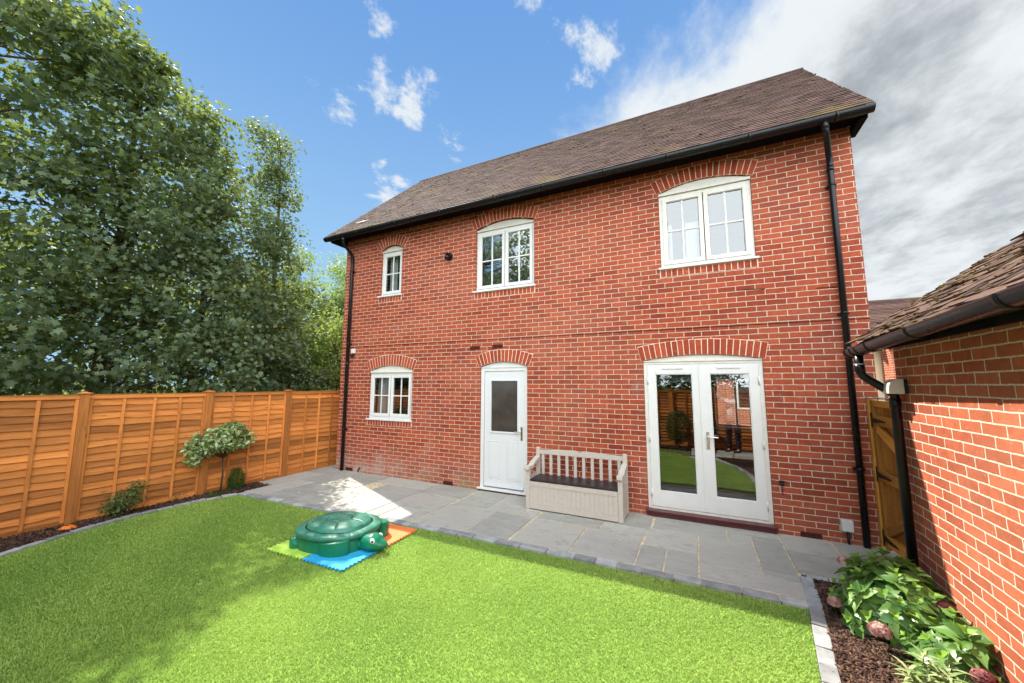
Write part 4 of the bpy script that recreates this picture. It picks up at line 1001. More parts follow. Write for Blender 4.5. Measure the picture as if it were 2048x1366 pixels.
tree('field_maple','narrow upright tree standing out against the blue sky',(-2.6,-.1,0),
 [(-2.6,-.68,8.15,.26,.20,.60),(-2.6,-.28,7.9,.36,.28,.75),(-2.5,-.32,6.5,.60,.46,1.2),(-2.5,-.1,4.7,.7,.5,1.3),(-2.1,-.1,3.0,.8,.6,1.2),(-1.8,.2,1.8,.6,.8,.6)],320,46,.054,m_maple,.09,G1,spread=.24)
tree('field_maple','yellow green sunlit tree in the dip of the skyline',(-4.6,2.0,0),
 [(-4.5,1.5,5.2,.9,.8,1.0),(-4.3,2.0,3.8,1.1,1.1,1.3),(-4.2,1.3,2.4,1.2,1.2,1.2),(-4.6,.8,4.0,.9,.9,1.2)],300,46,.052,m_maple2,.09,G1)
tree('field_maple','rounded tree rising just left of the house corner',(-4.2,4.0,0),
 [(-4.2,3.6,5.6,.9,.8,1.0),(-4.0,3.4,4.2,1.1,1.0,1.3),(-3.8,3.6,2.6,1.2,1.1,1.4),(-4.5,4.6,5.6,1.1,1.0,1.2)],330,46,.052,m_maple2,.09,G1)
tree('hazel_tree','grey green bushy tree low behind the end of the fence',(-2.0,1.5,0),
 [(-1.9,1.0,2.9,.8,.7,1.0),(-1.8,1.8,2.6,.8,.9,1.1),(-2.2,2.8,3.0,1.0,1.0,1.3),(-1.6,1.3,1.5,.6,1.0,.8)],260,44,.050,m_maple2,.06,G1,lean=(.2,0))
tree('maple_tree','maple mirrored in the upper windows, behind the photographer',(-2.2,-9.6,0),
 [(-2.0,-9.4,7.6,1.8,1.9,2.1),(-1.8,-9.3,4.8,1.9,2.0,2.2),(-.4,-10.6,8.6,1.3,1.3,1.6)],300,36,.085,m_maple,.16,G1)
tree('maple_tree','second maple mirrored in the upper windows',(.6,-13.2,0),
 [(.4,-13,7.8,1.8,1.6,2.2),(1.4,-12.6,6.0,1.5,1.5,2.0),(0,-13,4,1.8,1.8,1.8)],240,34,.10,m_maple,.16,G1)
tree('laurel_hedge','dark evergreen hedge behind the rear fence, mirrored in the glazed doors',(6.0,-8.4,0),
 [(3.6,-8.4,1.8,1.4,.7,1.7),(5.8,-8.5,1.9,1.4,.7,1.7),(8.0,-8.4,1.9,1.5,.7,1.7)],130,46,.085,m_dwarf,.06,None,oval_leaf())
# dark understorey that closes the view under the crowns
def understorey():
    n=44000; P=np.column_stack([-4.4+rng.normal(0,.45,n),rng.random(n)*17-10,.1+rng.random(n)**1.2*4.8]); nb=np.tile([.6,0,.6],(n,1))
    V,F,t=scatter_leaves(P,.085,oval_leaf(),nb,rng.random(n)*.6); return big_mesh('hedge_foliage',V,F,t,m_maple)
tag(understorey(),'dense shaded undergrowth behind the trees','undergrowth',kind='stuff')

# ------------------------------------------------------------------ plants of the left border
def plant(name,label,base,P,size,shape,mat,stems,tn=None,cat='shrub',stemmat=None,group=None,up=.7):
    root=thing(name,label,cat,base,0,group); B=np.array(base); C=P.mean(0)
    o=P-C; o/=np.linalg.norm(o,axis=1)[:,None]+1e-6
    V,F,t=scatter_leaves(P-B,size,shape,o*.6+np.array([0,0,up]),rng.random(len(P)) if tn is None else tn)
    big_mesh('foliage',V,F,t,mat,root)
    m=MB()
    for s in stems: m.tube([np.array(q[:3])-B for q in s],[q[3] for q in s],7)
    m.build('stem',stemmat or m_twig,root); return root
def shell(c,r,n,lo=.55,zmin=-9,flat=1):
    d=rng.normal(0,1,(n,3)); d/=np.linalg.norm(d,axis=1)[:,None]; q=np.array(c)+d*np.array(r)*(lo+(1-lo)*rng.random(n)**.6)[:,None]*(1+.10*np.sin(d[:,0:1]*7+d[:,1:2]*5)); return q[q[:,2]>zmin]
tx,ty=-.20,-2.12
P=np.concatenate([shell((tx+.03,ty-.02,.90),(.27,.50,.25),1150,.35),shell((tx+.03,ty+.06,1.04),(.18,.27,.17),420,.4),shell((tx,ty-.36,.80),(.17,.22,.20),300),shell((tx,ty-.42,.62),(.09,.12,.10),70)])
P=P[~((P[:,2]<.72)&(P[:,1]>ty-.15))]
stm=[[(tx,ty,0,.016),(tx+.012,ty+.01,.35,.013),(tx-.004,ty-.005,.60,.012)]]
for q in P[::60]: stm.append([(tx-.004,ty-.005,.60,.008),((q[0]+tx)/2,(q[1]+ty)/2,.72,.004),(q[0],q[1],q[2],.002)])
plant('standard_shrub','lollipop shaped evergreen shrub on a thin bare stem by the fence',(tx,ty,0),P,.040,oval_leaf(.46),m_photo,stm)
P=shell((-.24,-1.86,.17),(.115,.13,.23),2600,.6,.02)
plant('dwarf_conifer','small dense dark green dwarf conifer beside the lollipop shrub',(-.24,-1.86,0),P,.014,oval_leaf(.3),m_dwarf,[[(-.24,-1.86,0,.01),(-.24,-1.86,.15,.006)]])
P=np.concatenate([shell((-.16,-3.36,.22),(.15,.25,.16),640,.3,.03),shell((-.16,-3.22,.38),(.10,.12,.10),200,.3),shell((-.15,-3.45,.12),(.12,.16,.1),160,.3,.02)])
stm=[[(-.17,-3.36,0,.006),((q[0]-.17)/2,(q[1]-3.36)/2,q[2]*.6,.004),(q[0],q[1],q[2],.0015)] for q in P[::30]]
plant('small_shrub','small loose leafy shrub against the middle of the fence',(-.17,-3.36,0),P,.019,oval_leaf(.45),m_shrub,stm)
P=shell((-.24,-2.68,.10),(.05,.13,.09),46,.2,.02)
plant('seedling','sparse little seedling with reddish stems in the border',(-.24,-2.68,0),P,.015,oval_leaf(.4),m_shrub,[[(-.24,-2.68,0,.003),(q[0],q[1],q[2],.0012)] for q in P[::4]],cat='plant')
P=shell((-.10,-2.22,.045),(.08,.22,.03),320,.2,.02)
plant('ground_cover_plant','low dark creeping plant in the bark below the lollipop shrub',(-.06,-2.22,0),P,.014,oval_leaf(.4),m_dwarf,[[(-.06,-2.22,0,.003),(-.06,-2.1,.04,.002)]],cat='plant')
# ball topiary behind the camera (mirrored in the glass)
P=shell((6.62,-6.55,.62),(.36,.30,.48),5200,.75,.05)
plant('ball_topiary','round clipped bush behind the photographer, mirrored in the left glazed door',(6.62,-6.55,0),P,.022,oval_leaf(.4),m_dwarf,[[(6.62,-6.55,0,.02),(6.62,-6.55,.4,.015)]])

# ------------------------------------------------------------------ hydrangeas
def big_leaf(L_,W_,fold=.25,droop=.35):
    """serrated leaf along +y, normal +z"""
    K=9; V=[];F=[]
    for i in range(K+1):
        t=i/K; w_=W_*math.sin(math.pi*min(1,t*1.02+.02)**.72)*(1-.15*t) if i<K else 0; w_*= (1+.09*(-1)**i)
        y=L_*t; z=-droop*L_*t*t; V+=[(-w_,y,z+fold*w_+.012*L_*math.sin(i*2.6)),(-w_*.5,y,z+fold*w_*.5+(.02*L_ if i%2 else 0)),(0,y,z),(w_*.5,y,z+fold*w_*.5+(.02*L_ if i%2 else 0)),(w_,y,z+fold*w_+.012*L_*math.sin(i*2.1))]
    for i in range(K):
        for e in range(4): F.append((i*5+e,i*5+e+1,i*5+5+e+1,i*5+5+e))
    return np.array(V),F
def put_leaf(m,base,d,up,L_,W_,tn,fold=.25,droop=.35):
    d=np.asarray(d,float); d=d/np.linalg.norm(d); s=np.cross(d,up); s/=np.linalg.norm(s)+1e-9; n=np.cross(s,d)
    V,F=big_leaf(L_,W_,fold,droop); Q=np.asarray(base)+V[:,0:1]*s+V[:,1:2]*d+V[:,2:3]*n
    m.add(Q,F,tn,0,None,True)
def flower_head(m,c,r,n,dark=0):
    for i in range(n):
        q=rng.normal(0,1,3); q/=np.linalg.norm(q); q[2]=abs(q[2])*.9-.25; p_=np.asarray(c)+q*r*(.86+.2*rng.random()); q/=np.linalg.norm(q)
        a=np.cross(q,rng.normal(0,1,3)); a/=np.linalg.norm(a); b=np.cross(q,a); s=.0115+.005*rng.random(); tn=np.clip(rng.random()*.9+.3*q[2],0,1)
        for k in range(4):
            t=k*math.pi/2; u=a*math.cos(t)+b*math.sin(t); v=-a*math.sin(t)+b*math.cos(t)
            m.add([p_,p_+u*s*.6+v*s*.6+q*.002,p_+u*s*1.25+q*.0035*rng.random(),p_+u*s*.6-v*s*.6+q*.002],[(0,1,2,3)],tn)
def hydrangea(label,base,rosettes,heads,lsz,deadlabel=None):
    root=thing('hydrangea',label,'shrub',base); B=np.array(base); lm=MB(); tm=MB(); sm=MB()
    for (p_,ax,sc) in rosettes:
        p_=np.array(p_)-B; ax=np.array(ax,float); ax/=np.linalg.norm(ax); e=np.cross(ax,[.3,.2,1]); e/=np.linalg.norm(e); g_=np.cross(ax,e); ph=rng.random()*6.28
        for lay,(cnt,L_,el,mm) in enumerate(((3,1.0,-.15,lm),(3,.85,.25,lm),(2,.55,.75,lm),(3,.30,1.3,tm))):
            for k in range(cnt):
                a=ph+k*6.283/cnt+lay*.8+rng.normal(0,.15); dd=(e*math.cos(a)+g_*math.sin(a))+ax*el; LL=lsz*sc*L_*(.85+.3*rng.random())
                put_leaf(mm,p_-ax*.03*(2-lay),dd,ax+rng.normal(0,.12,3),LL,LL*.36,rng.random(),.18+.2*rng.random(),.15+.35*rng.random())
        foot=np.array([rng.normal(0,.05),rng.normal(0,.05),0.]); md=foot*.5+p_*.5; md[:2]+=rng.normal(0,.02,2); sm.tube([foot,md,p_],[.005,.004,.003],6)
    lm.build('leaves',m_hyd,root); tm.build('new_leaves',m_hydtip,root); sm.build('stems',m_gstem,root)
    for (c,r,n,dk) in heads:
        f=MB(); flower_head(f,np.array(c)-B,r,n); f.ell(np.array(c)-B,(r*.62,r*.62,r*.55),None,10,7,.1); f.build('flower_head',m_petald if dk else m_petal,root)
    return root
def dome(c,rx,ry,h,n,z0=.08):
    out=[]
    for i in range(n):
        u=(i+.5)/n; ph=math.acos(1-u*.98); th=i*2.39996+rng.normal(0,.2); rr=.82+.26*rng.random()
        d=(math.sin(ph)*math.cos(th),math.sin(ph)*math.sin(th),math.cos(ph)); p_=(c[0]+d[0]*rx*rr,c[1]+d[1]*ry*rr,z0+c[2]+d[2]*h*rr); out.append((p_,(d[0]*.8,d[1]*.8,.45+d[2]*.6),.8+.4*rng.random()))
    return out
HB=(8.45,-1.83,0)
ros=dome(HB,.35,.37,.40,70)+[((8.50,-1.55,.46),(0,.2,1),1.1),((8.62,-1.54,.40),(0,.2,1),1.)]
hydrangea('large hydrangea with pale pink flower heads by the garage downpipe',HB,ros,
 [((8.24,-2.22,.17),.062,170,0),((8.07,-1.90,.16),.045,110,0),((8.24,-1.55,.36),.046,100,0),((8.66,-2.02,.31),.060,160,1),((8.62,-1.76,.37),.036,80,0)],.150)
HB2=(8.56,-2.30,0)
ros=dome(HB2,.19,.24,.22,15)+[((8.66,-2.12,.30),(0,0,1),1.2),((8.62,-2.36,.30),(-.1,-.3,1),1.3)]
hydrangea('smaller dark leaved hydrangea against the garage wall in the bottom corner',HB2,ros,[((8.60,-2.52,.17),.055,140,1)],.15)
# lily stems in front
def lily():
    root=thing('lily_plant','upright lily with narrow pointed leaves in front of the hydrangea','plant',(8.33,-2.56,0)); m=MB(); s=MB()
    for k,(dx,dy,h) in enumerate(((0,0,.26),(.05,-.07,.20),(-.06,-.05,.17),(.08,.03,.19))):
        top=np.array([dx*1.6,dy*1.3,h]); s.tube([(dx*.4,dy*.4,0),(dx,dy,h*.5),top],[.005,.004,.003],6)
        for i in range(30):
            u=.2+.8*i/30; p_=np.array([dx*.4+(top[0]-dx*.4)*u,dy*.4+(top[1]-dy*.4)*u,h*u]); a=i*2.4; put_leaf(m,p_,(math.cos(a),math.sin(a),.7-.7*(1-u)),(0,0,1),.085+.03*rng.random(),.010,rng.random(),.1,.5)
    m.build('leaves',m_photo,root); s.build('stem',m_gstem,root)
lily()
def wispy(label,base,n,h,mat):
    root=thing('wispy_plant',label,'plant',base); s=MB()
    for i in range(n):
        a=rng.random()*6.28; l=h*(.5+.6*rng.random()); r=.3*l; s.tube([(0,0,0),(r*.4*math.cos(a),r*.4*math.sin(a),l*.6),(r*math.cos(a),r*math.sin(a),l)],[.0022,.0018,.001],4)
        for k in range(4):
            u=.5+.5*rng.random(); b=rng.random()*6.28; q=np.array([r*u*math.cos(a),r*u*math.sin(a),l*u]); s.tube([q,q+np.array([math.cos(b),math.sin(b),.5])*.04],[.0012,.0006],4)
    s.build('stem',mat,root)
wispy('dry twiggy stems between the downpipe and the hydrangea',(8.66,-1.56,0),16,.36,flat_mat('dry_twig',(.22,.16,.08),.9))
wispy('thin grassy stems at the foot of the garage wall',(8.44,-2.62,0),26,.20,m_gstem)

# ------------------------------------------------------------------ storage bench
bench=thing('storage_bench','beige resin storage bench with dark brown lid against the brick wall','bench',(5.50,-.33,0))
bx0,bx1=-.71,.71; yf,yb=-.235,.225   # local
for x in(bx0,bx1-.065):
    m=MB(); m.box(x,x+.065,yf,yf+.065,.033,.60); m.build('front_leg',m_benchw,bench,bevel=.008)
    m=MB(); m.box(x,x+.065,yb-.05,yb,.033,.865); m.build('back_post',m_benchw,bench,bevel=.008)
for x in(bx0,bx1-.065):
    m=MB(); V=[];F=[]; pr=[(yf-.03,.600),(yf-.025,.640),(yf+.02,.652),(yf+.10,.640),(yf+.22,.690),(yb-.05,.735)]; n=len(pr)
    for k,(y,z) in enumerate(pr):
        for xx in(x-.006,x+.071):
            V+=[(xx,y,z),(xx,y+(.0 if k else .012),max(z-.052,.585) if k<4 else z-.052)]
    for i in range(n-1):
        q=i*4; F+=[(q,q+4,q+6,q+2),(q+1,q+3,q+7,q+5),(q,q+1,q+5,q+4),(q+2,q+6,q+7,q+3)]
    F+=[(0,2,3,1),(4*n-4,4*n-3,4*n-1,4*n-2)]
    m.add(V,F); m.build('armrest',m_benchw,bench,bevel=.006)
m=MB()
bx=[bx0+.066,bx1-.066]
m.box(bx[0],bx[1],yf+.012,yf+.03,.06,.43); m.box(bx[0],bx[1],yf+.002,yf+.0115,.37,.435); m.box(bx[0],bx[1],yf+.004,yf+.0115,.045,.115)
n=20
for i in range(n):
    a=bx[0]+(bx[1]-bx[0])*i/n; m.box(a+.0025,a+(bx[1]-bx[0])/n-.0025,yf+.008,yf+.0118,.116,.369)
for x in(bx0+.012,bx1-.03):
    m.box(x,x+.018,yf+.066,yb-.051,.06,.43); 
    for z in(.43,.375,.06): m.box(x-.006 if x<0 else x+.0185,x-.0005 if x<0 else x+.025,yf+.066,yb-.051,z-.005,z+.055)
m.box(bx[0],bx[1],yb-.03,yb-.012,.06,.43); m.box(bx[0],bx[1],yf+.03,yb-.03,.05,.07)
m.build('storage_box',m_benchw,bench,bevel=.003)
m=MB(); m.box(bx[0]+.003,bx[1]-.003,yf-.002,yb-.06,.438,.462)
n=9
for i in range(n):
    a=bx[0]+(bx[1]-bx[0])*i/n; m.box(a+.004,a+(bx[1]-bx[0])/n-.004,yf+.02,yb-.075,.4625,.4665)
m.build('seat_lid',m_benchd,bench,bevel=.003)
m=MB(); K=40; V=[];F=[]
for i in range(K+1):
    x=bx[0]+(bx[1]-bx[0])*i/K; tt=abs(x); z=.845-.018*(tt/.65)**2+.012*math.exp(-((tt-.11)/.07)**2)-.022*math.exp(-(tt/.035)**2)
    for y in(yb-.042,yb-.016): V+=[(x,y,.765),(x,y,z)]
for i in range(K):
    q=i*4; F+=[(q,q+1,q+5,q+4),(q+2,q+6,q+7,q+3),(q+1,q+3,q+7,q+5),(q,q+4,q+6,q+2)]
m.add(V,F); m.build('top_rail',m_benchw,bench,bevel=.003)
for i in range(10):
    x=bx[0]+.05+(bx[1]-bx[0]-.1)*i/9; m=MB(); m.box(x-.023,x+.023,yb-.037,yb-.022,.44,.764); m.build('back_slat',m_benchw,bench,bevel=.002)

# ------------------------------------------------------------------ foam mats
def foam(label,mat,x0,y0,s=.578):
    root=thing('foam_mat',label,'play mat',(x0,y0,.012+.014),R(1.5),'interlocking foam tiles under the turtle sandpit'); pts=[]; n=11; d=.016
    def edge(a,b,nrm):
        a=np.array(a);b=np.array(b)
        for i in range(n):
            for t,o_ in((i/n+.10/n,0),(i/n+.32/n,0),(i/n+.26/n,1),(i/n+.78/n,1),(i/n+.70/n,0)):
                q=a+(b-a)*t+np.array(nrm)*d*(o_*1.0-.5); pts.append((q[0],q[1]))
    edge((0,0),(s,0),(0,-1)); edge((s,0),(s,s),(1,0)); edge((s,s),(0,s),(0,1)); edge((0,s),(0,0),(-1,0))
    m=MB(); k=len(pts); V=[(a,b,-.006) for a,b in pts]+[(a,b,.007) for a,b in pts]
    bm=bmesh.new(); vs=[bm.verts.new(v) for v in V]; es=[bm.edges.new((vs[k+i],vs[k+(i+1)%k])) for i in range(k)]
    bmesh.ops.triangle_fill(bm,use_beauty=True,edges=es)
    for i in range(k): bm.faces.new((vs[i],vs[(i+1)%k],vs[k+(i+1)%k],vs[k+i]))
    bmesh.ops.recalc_face_normals(bm,faces=bm.faces); o=link_bm(bm,'foam_sheet',mat,root); return root
mx0,my0=2.755,-3.12
foam('lime green foam tile at the left under the turtle sandpit',m_lime,mx0,my0)
foam('bright blue foam tile at the front under the turtle sandpit',m_blue,mx0+.585,my0+.015)
foam('orange foam tile on the patio side under the turtle head',m_orng,mx0+.570,my0+.600)

# ------------------------------------------------------------------ turtle sandpit
TB=(3.270,-2.585,.030); TR=R(8)
tur=thing('turtle_sandpit','green plastic turtle shaped sandpit with its shell lid on','sandpit',TB,TR); tur.scale=(.93,.93,.86)
m=MB()
def sup(th,a,b,e=2.4): c,s=abs(math.cos(th)),abs(math.sin(th)); return 1/((c/a)**e+(s/b)**e)**(1/e)
prof=[(1.0,.0),(1.0,.015),(.985,.10),(.975,.165),(.93,.175),(.80,.178)]
n=64; V=[];F=[]
for k,(q,z) in enumerate(prof):
    for i in range(n):
        t=6.2832*i/n; r=sup(t,.485,.43)*q; V.append((r*math.cos(t),r*math.sin(t),z))
for k in range(len(prof)-1):
    for i in range(n): F.append((k*n+i,k*n+(i+1)%n,(k+1)*n+(i+1)%n,(k+1)*n+i))
F.append(tuple(range((len(prof)-1)*n,len(prof)*n)))
m.add(V,F,.5,0,None,True); m.build('basin',m_turt,tur)
for sx_,sy_,name_ in((1,-1,'f'),(1,1,'f'),(-1,-1,'r'),(-1,1,'r')):
    m=MB(); V=[];F=[]; K=14
    if name_=='f' and sy_>0: t0,t1,ro,h0,h1=.42,1.02,.115,.17,.20
    elif name_=='f': t0,t1,ro,h0,h1=.62,1.30,.060,.150,.185
    else: t0,t1,ro,h0,h1=2.22,2.62,.075,.06,.12
    for i in range(K+1):
        u=i/K; t=(t0+(t1-t0)*u)*sy_*1.0; 
        out=ro*(math.sin(math.pi*min(max(u,.02),.98))**.35); rb=sup(t,.485,.43)
        hz=h0+(h1-h0)*(1-u if name_=='f' else math.sin(math.pi*u))
        for(rr,z) in((rb-.03,0),(rb+out,0),(rb+out*.93,hz*.92),(rb+out*.82,hz),(rb-.03,hz)):
            V.append((rr*math.cos(t),rr*math.sin(t),z))
    for i in range(K):
        for e in range(4): F.append((i*5+e,i*5+5+e,i*5+5+e+1,i*5+e+1) if sy_<0 else (i*5+e,i*5+e+1,i*5+5+e+1,i*5+5+e))
    F+=[(0,1,2,3,4),(K*5,K*5+1,K*5+2,K*5+3,K*5+4)]; m.add(V,F,.5,0,None,False); m.build('flipper',m_turt,tur,bevel=.008)
# head
m=MB(); Rh=np.array(Matrix.Rotation(R(6),3,'Z'))
def headf(q,p_):
    x,y,z=q; s=1.0
    snout=max(0,x); p2=p_.copy(); p2[2]=p_[2]*(1-.42*snout)+(.018 if z>0 and x<.45 else 0)-.020*snout; p2[1]=p_[1]*(1-.26*snout)
    if x<-.2: p2[2]*=.96
    g_=math.exp(-((z+.28-.22*abs(y))/.06)**2)*max(0,x)**.3 if x>0 else 0; p2*= (1-.06*g_)
    return p2
m.ell((.615,-.115,.095),(.180,.118,.098),Rh,36,26,.5,0,headf); m.ell((.48,-.085,.070),(.16,.12,.075),Rh,24,14,.5)
hd=m.build('head',m_turt,tur)
for s in(-1,1):
    e=MB(); c=np.array([.610,-.115,.098])+Rh@np.array([.035,s*.088,.048]); e.ell(c,(.032,.022,.036),Rh,16,12,.5); e.build('eye',m_eyew,hd)
    e=MB(); c2=np.array([.610,-.115,.098])+Rh@np.array([.043,s*.104,.050]); e.ell(c2,(.015,.008,.017),Rh,12,8,.5); e.build('pupil',m_eyeb,hd)
m=MB(); m.ell((-.50,.0,.04),(.07,.05,.035),None,14,8,.5); m.build('tail',m_turt,tur)
# lid: rim with notches, domed shell with plate grooves
def seg_d(px_,py_,a,b):
    a=np.array(a);b=np.array(b); ab=b-a; t=np.clip(((px_-a[0])*ab[0]+(py_-a[1])*ab[1])/(ab@ab),0,1); return np.hypot(px_-a[0]-t*ab[0],py_-a[1]-t*ab[1])
hexa=[(.17,.0),(.09,.135),(-.09,.135),(-.17,0),(-.09,-.135),(.09,-.135)]
gr_=[(hexa[i],hexa[(i+1)%6]) for i in range(6)]
outs=[(.40,.0),(.215,.31),(-.215,.31),(-.40,0),(-.215,-.31),(.215,-.31)]
gr_+=[(hexa[i],outs[i]) for i in range(6)]
NR,NT_=80,260; V=[];F=[]
for j in range(NR+1):
    q=j/NR
    for i in range(NT_):
        t=6.2832*i/NT_; r=sup(t,.395,.335,2.2)*q; x=r*math.cos(t); y=r*math.sin(t)
        z=.060*(1-q**5)**.55 if q<1 else 0
        dm=min(float(seg_d(x,y,a,b)) for a,b in gr_); z-=.008*math.exp(-(dm/.004)**2)*(1 if q<.97 else 0); u_q=min(1,dm/.020); z+=(.014*(u_q*u_q*(3-2*u_q)))*(q<.975)
        V.append((x,y,.222+z))
for j in range(NR):
    for i in range(NT_):
        if j==0: F.append((0,NT_+i,NT_+(i+1)%NT_))
        else: F.append((j*NT_+i,(j+1)*NT_+i,(j+1)*NT_+(i+1)%NT_,j*NT_+(i+1)%NT_))
m=MB(); m.add(V,F,.5,0,None,True)
prof=[(.83,.2225),(.86,.226),(1.03,.216),(1.055,.205),(1.06,.185),(1.045,.155),(1.02,.152)]; n=192; V=[];F=[]
for k,(q,z) in enumerate(prof):
    for i in range(n):
        t=6.2832*i/n; r=sup(t,.475,.42)*q; gk=math.exp(-(((i%12)-6)/.55)**2)*(.006 if k>=2 else .004); V.append(((r-gk*(k>=2))*math.cos(t),(r-gk*(k>=2))*math.sin(t),z-gk*(k in(1,2,3))))
for k in range(len(prof)-1):
    for i in range(n): F.append((k*n+i,(k+1)*n+i,(k+1)*n+(i+1)%n,k*n+(i+1)%n))
m.add(V,F,.5,0,None,True); m.build('shell_lid',m_turtl,tur)

# orange marker cone
cone=thing('marker_cone','flat orange training cone lying in the bark by the fence post','cone',(-.12,-3.88,.02))
m=MB(); V=[];F=[]; n=32; pr=[(.092,.003),(.088,.010),(.060,.026),(.030,.048),(.026,.050),(.024,.046),(.056,.022),(.084,.006)]
for r,z in pr:
    for i in range(n): t=6.2832*i/n; V.append((r*math.cos(t),r*math.sin(t),z))
for k in range(len(pr)):
    for i in range(n): F.append((k*n+i,k*n+(i+1)%n,((k+1)%len(pr))*n+(i+1)%n,((k+1)%len(pr))*n+i))
m.add(V,F,.5,0,None,True); o=m.build('cone_shell',m_cone,cone); o.rotation_euler=(R(4),R(5),0)

# ------------------------------------------------------------------ photographer behind the camera (seen mirrored in the right glazed door)
F2=np.array([-math.sin(YAW),math.cos(YAW),0]); R2=np.array([math.cos(YAW),math.sin(YAW),0])
PB=np.array([CAM[0],CAM[1],0])-F2*.46
person=thing('person','person in a white shirt and dark trousers with both arms raised holding a phone','person',tuple(PB),YAW)
def skin(name,vs,es,mat,parent,sub=2,root=0):
    me=bpy.data.meshes.new(name); me.from_pydata([v[:3] for v in vs],es,[]); me.materials.append(mat); o=bpy.data.objects.new(name,me); COL.objects.link(o); o.parent=parent
    md=o.modifiers.new('skin','SKIN'); md.use_smooth_shade=True
    sv=me.skin_vertices[0].data if me.skin_vertices else None
    if sv is None:
        bpy.context.view_layer.objects.active=o
    for i,v in enumerate(vs):
        r=v[3] if len(v)>3 else .05; rr=(r,v[4]) if len(v)>4 else (r,r); me.skin_vertices[0].data[i].radius=rr
        me.skin_vertices[0].data[i].use_root=(i==root)
    ss=o.modifiers.new('sub','SUBSURF'); ss.levels=sub; ss.render_levels=sub
    return o
# local: x right, y forward
hp=.12
body=[(0,0,.98,.13,.10),(0,0,1.15,.125,.09),(0,.01,1.36,.14,.10),(0,.01,1.47,.07,.06),(0,.015,1.53,.052,.052),(0,.03,1.60,.075,.085),(0,.035,1.70,.078,.09),(0,.02,1.765,.05,.055),
 (-.19,.01,1.43,.055,.05),(-.25,.20,1.50,.046,.046),(-.17,.36,1.72,.036,.036),(-.10,.40,1.80,.028,.022),(-.08,.41,1.83,.030,.014),
 (.19,.01,1.43,.055,.05),(.25,.20,1.50,.046,.046),(.17,.36,1.72,.036,.036),(.10,.40,1.80,.028,.022),(.08,.41,1.83,.030,.014),
 (-.10,0,.90,.085,.085),(-.12,.01,.50,.055,.058),(-.13,-.01,.10,.038,.04),(-.13,.12,.03,.035,.025),
 (.10,0,.90,.085,.085),(.12,.01,.50,.055,.058),(.13,-.01,.10,.038,.04),(.13,.12,.03,.035,.025)]
E_=[(0,1),(1,2),(2,3),(3,4),(4,5),(5,6),(6,7),(2,8),(8,9),(9,10),(10,11),(11,12),(2,13),(13,14),(14,15),(15,16),(16,17),(0,18),(18,19),(19,20),(20,21),(0,22),(22,23),(23,24),(24,25)]
# five fingers a side, curled round the phone edges
for s,w_ in((-1,12),(1,17)):
    for k in range(4):
        i=len(body); z=1.835+.016-.014*k; ln=[.050,.058,.054,.044][k]
        body+=[(s*(.078+.004*k),.425,z,.009,.009),(s*(.070+.004*k),.425+.018,z+.006,.008,.008),(s*(.066+.003*k-ln*.4),.448,z+.004,.0075,.0075)]; E_+=[(w_,i),(i,i+1),(i+1,i+2)]
    i=len(body); body+=[(s*.060,.405,1.815,.010,.010),(s*.040,.412,1.818,.009,.009)]; E_+=[(w_,i),(i,i+1)]
skin('body',body,E_,m_skin,person)
sh=[(0,0,.93,.155,.115),(0,0,1.15,.15,.11),(0,.01,1.36,.160,.118),(0,.01,1.475,.085,.075),(-.20,.01,1.435,.075,.07),(-.255,.20,1.50,.062,.062),(-.20,.32,1.64,.052,.052),(.20,.01,1.435,.075,.07),(.255,.20,1.50,.062,.062),(.20,.32,1.64,.052,.052)]
skin('shirt',sh,[(0,1),(1,2),(2,3),(2,4),(4,5),(5,6),(2,7),(7,8),(8,9)],m_shirt,person)
tr_=[(0,0,.97,.150,.115),(-.10,0,.86,.100,.10),(-.12,.01,.50,.075,.078),(-.13,-.005,.09,.062,.065),(.10,0,.86,.100,.10),(.12,.01,.50,.075,.078),(.13,-.005,.09,.062,.065)]
skin('trousers',tr_,[(0,1),(1,2),(2,3),(0,4),(4,5),(5,6)],m_trou,person)
m=MB(); m.ell((0,.01,1.73),(.092,.108,.085),None,18,10,.5,0,lambda q,p_:p_*(1 if q[2]>-.25 or q[1]<.1 else .75)); m.build('hair',m_hair,person)
for s in(-1,1):
    m=MB(); m.ell((s*.13,.05,.035),(.052,.145,.045),None,14,8,.5); m.build('shoe',m_trou,person)
    m=MB(); m.ell((s*.028,.118,1.668),(.011,.007,.007),None,8,6,.5); m.build('eye',m_eyeb,person)
m=MB(); m.ell((0,.128,1.635),(.013,.020,.024),None,8,6,.5); m.build('nose',m_skin,person)
for s in(-1,1):
    m=MB(); m.ell((s*.083,.03,1.65),(.012,.022,.032),None,8,6,.5); m.build('ear',m_skin,person)
phc=PB+F2*.435
ph=thing('smartphone','dark phone held up sideways in both hands','phone',(phc[0],phc[1],CAM[2]-.028),YAW)
m=MB(); m.box(-.073,.073,-.004,.004,-.036,.036); m.build('phone_body',m_black,ph,bevel=.003)

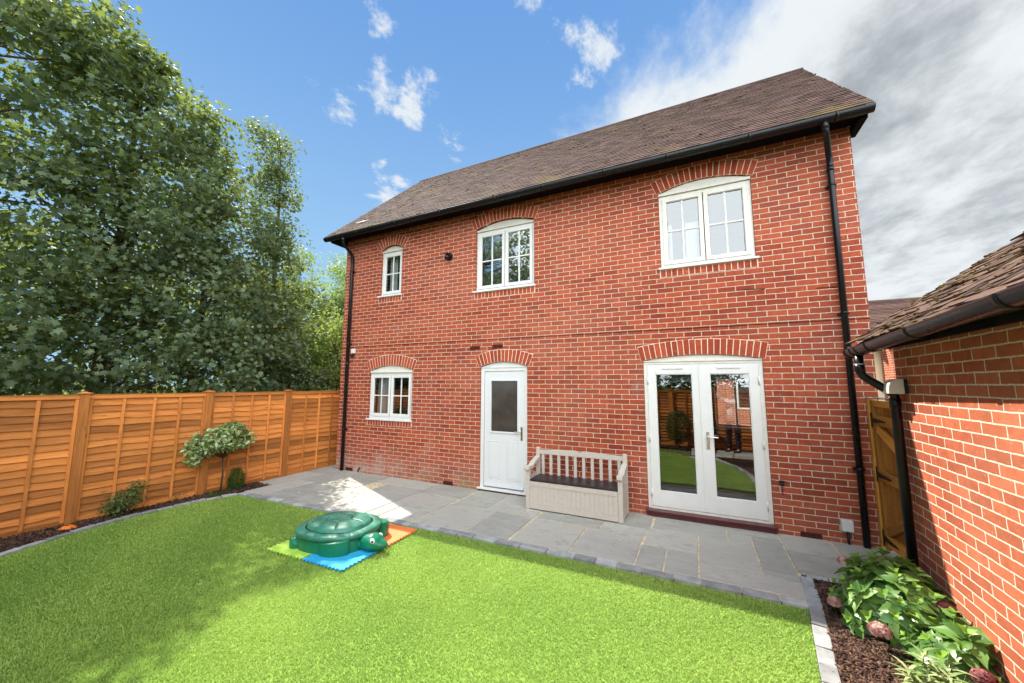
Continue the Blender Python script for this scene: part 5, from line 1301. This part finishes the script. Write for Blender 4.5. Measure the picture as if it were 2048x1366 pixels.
# ------------------------------------------------------------------ houses beyond
def far_house(label,loc,rz,wd,dp,h,rise,wallm,roofm,wins,name='far_house'):
    root=thing(name,label,'house',loc,rz); m=MB()
    m.box(0,wd,0,dp,0,h); 
    V=[(0,0,h),(0,dp,h),(0,dp/2,h+rise-.05),(wd,0,h),(wd,dp,h),(wd,dp/2,h+rise-.05)]; m.add(V,[(0,2,1),(3,4,5)]); m.build('wall',wallm,root)
    m=MB(); o_=.25; k=rise/(dp/2)
    for s in(0,1):
        y0=-o_ if s==0 else dp+o_; z0=h-o_*k; ym=dp/2
        n=int(math.hypot(ym-y0,rise)/.16)
        for i in range(n):
            t0,t1=i/n,(i+1)/n; ya,yb_=y0+(ym-y0)*t0,y0+(ym-y0)*t1; za,zb_=z0+(h+rise-z0)*t0,z0+(h+rise-z0)*t1
            m.add([(-o_,ya,za+.03),(wd+o_,ya,za+.03),(wd+o_,yb_,zb_+.01),(-o_,yb_,zb_+.01),(-o_,ya,za-.03),(wd+o_,ya,za-.03)],[(0,1,2,3),(0,4,5,1)],None)
    m.build('roof',roofm,root)
    m=MB()
    for s in(-o_-.02,wd+o_): 
        for q in(0,1):
            y0=-o_ if q==0 else dp+o_; m.add([(s,y0,h-o_*k-.12),(s+.02,y0,h-o_*k-.12),(s+.02,dp/2,h+rise-.10),(s,dp/2,h+rise-.10),(s,y0,h-o_*k+.02),(s+.02,y0,h-o_*k+.02),(s+.02,dp/2,h+rise+.04),(s,dp/2,h+rise+.04)],[(0,1,2,3),(4,7,6,5),(0,4,5,1),(1,5,6,2),(2,6,7,3),(3,7,4,0)])
    m.build('bargeboard',m_white,root)
    for (face,a,z0,ww,hh) in wins:
        m=MB(); g=MB()
        if face=='x': 
            for q in(0,1): pass
            X=-.04; m.box(X,X+.035,a,a+ww,z0,z0+hh) ; g.box(X-.01,X-.002,a+.07,a+ww/2-.03,z0+.07,z0+hh/2-.02); g.box(X-.01,X-.002,a+ww/2+.03,a+ww-.07,z0+.07,z0+hh/2-.02); g.box(X-.01,X-.002,a+.07,a+ww/2-.03,z0+hh/2+.02,z0+hh-.07); g.box(X-.01,X-.002,a+ww/2+.03,a+ww-.07,z0+hh/2+.02,z0+hh-.07)
        else:
            X=-.04; m.box(a,a+ww,X,X+.035,z0,z0+hh); g.box(a+.07,a+ww/2-.03,X-.01,X-.002,z0+.07,z0+hh-.07); g.box(a+ww/2+.03,a+ww-.07,X-.01,X-.002,z0+.07,z0+hh-.07)
        w_=m.build('window',m_white,root); g.build('pane',m_black,w_)
    return root
far_house('cream rendered house with brown roof in the gap right of the house corner',(12.35,11.0,0),R(0),7,6,3.75,1.55,m_creamr,m_tile,[('y',.50,2.35,.45,.85),('y',.45,.6,.6,1.2),('y',2.5,2.4,.9,.9)])
far_house('brick outbuilding against the cream house',(12.80,10.2,0),0,2.4,.75,3.3,.3,m_gbrick,m_tile,[],'outbuilding')
far_house('red brick house seen through the rooms behind the glazed doors',(4.0,12.0,0),0,7.6,6,5.0,2.5,m_gbrick,m_tile,[('y',4.6,.9,1.1,1.2),('y',1.2,.9,1.1,1.2),('y',4.6,3.4,1.1,1.1)])
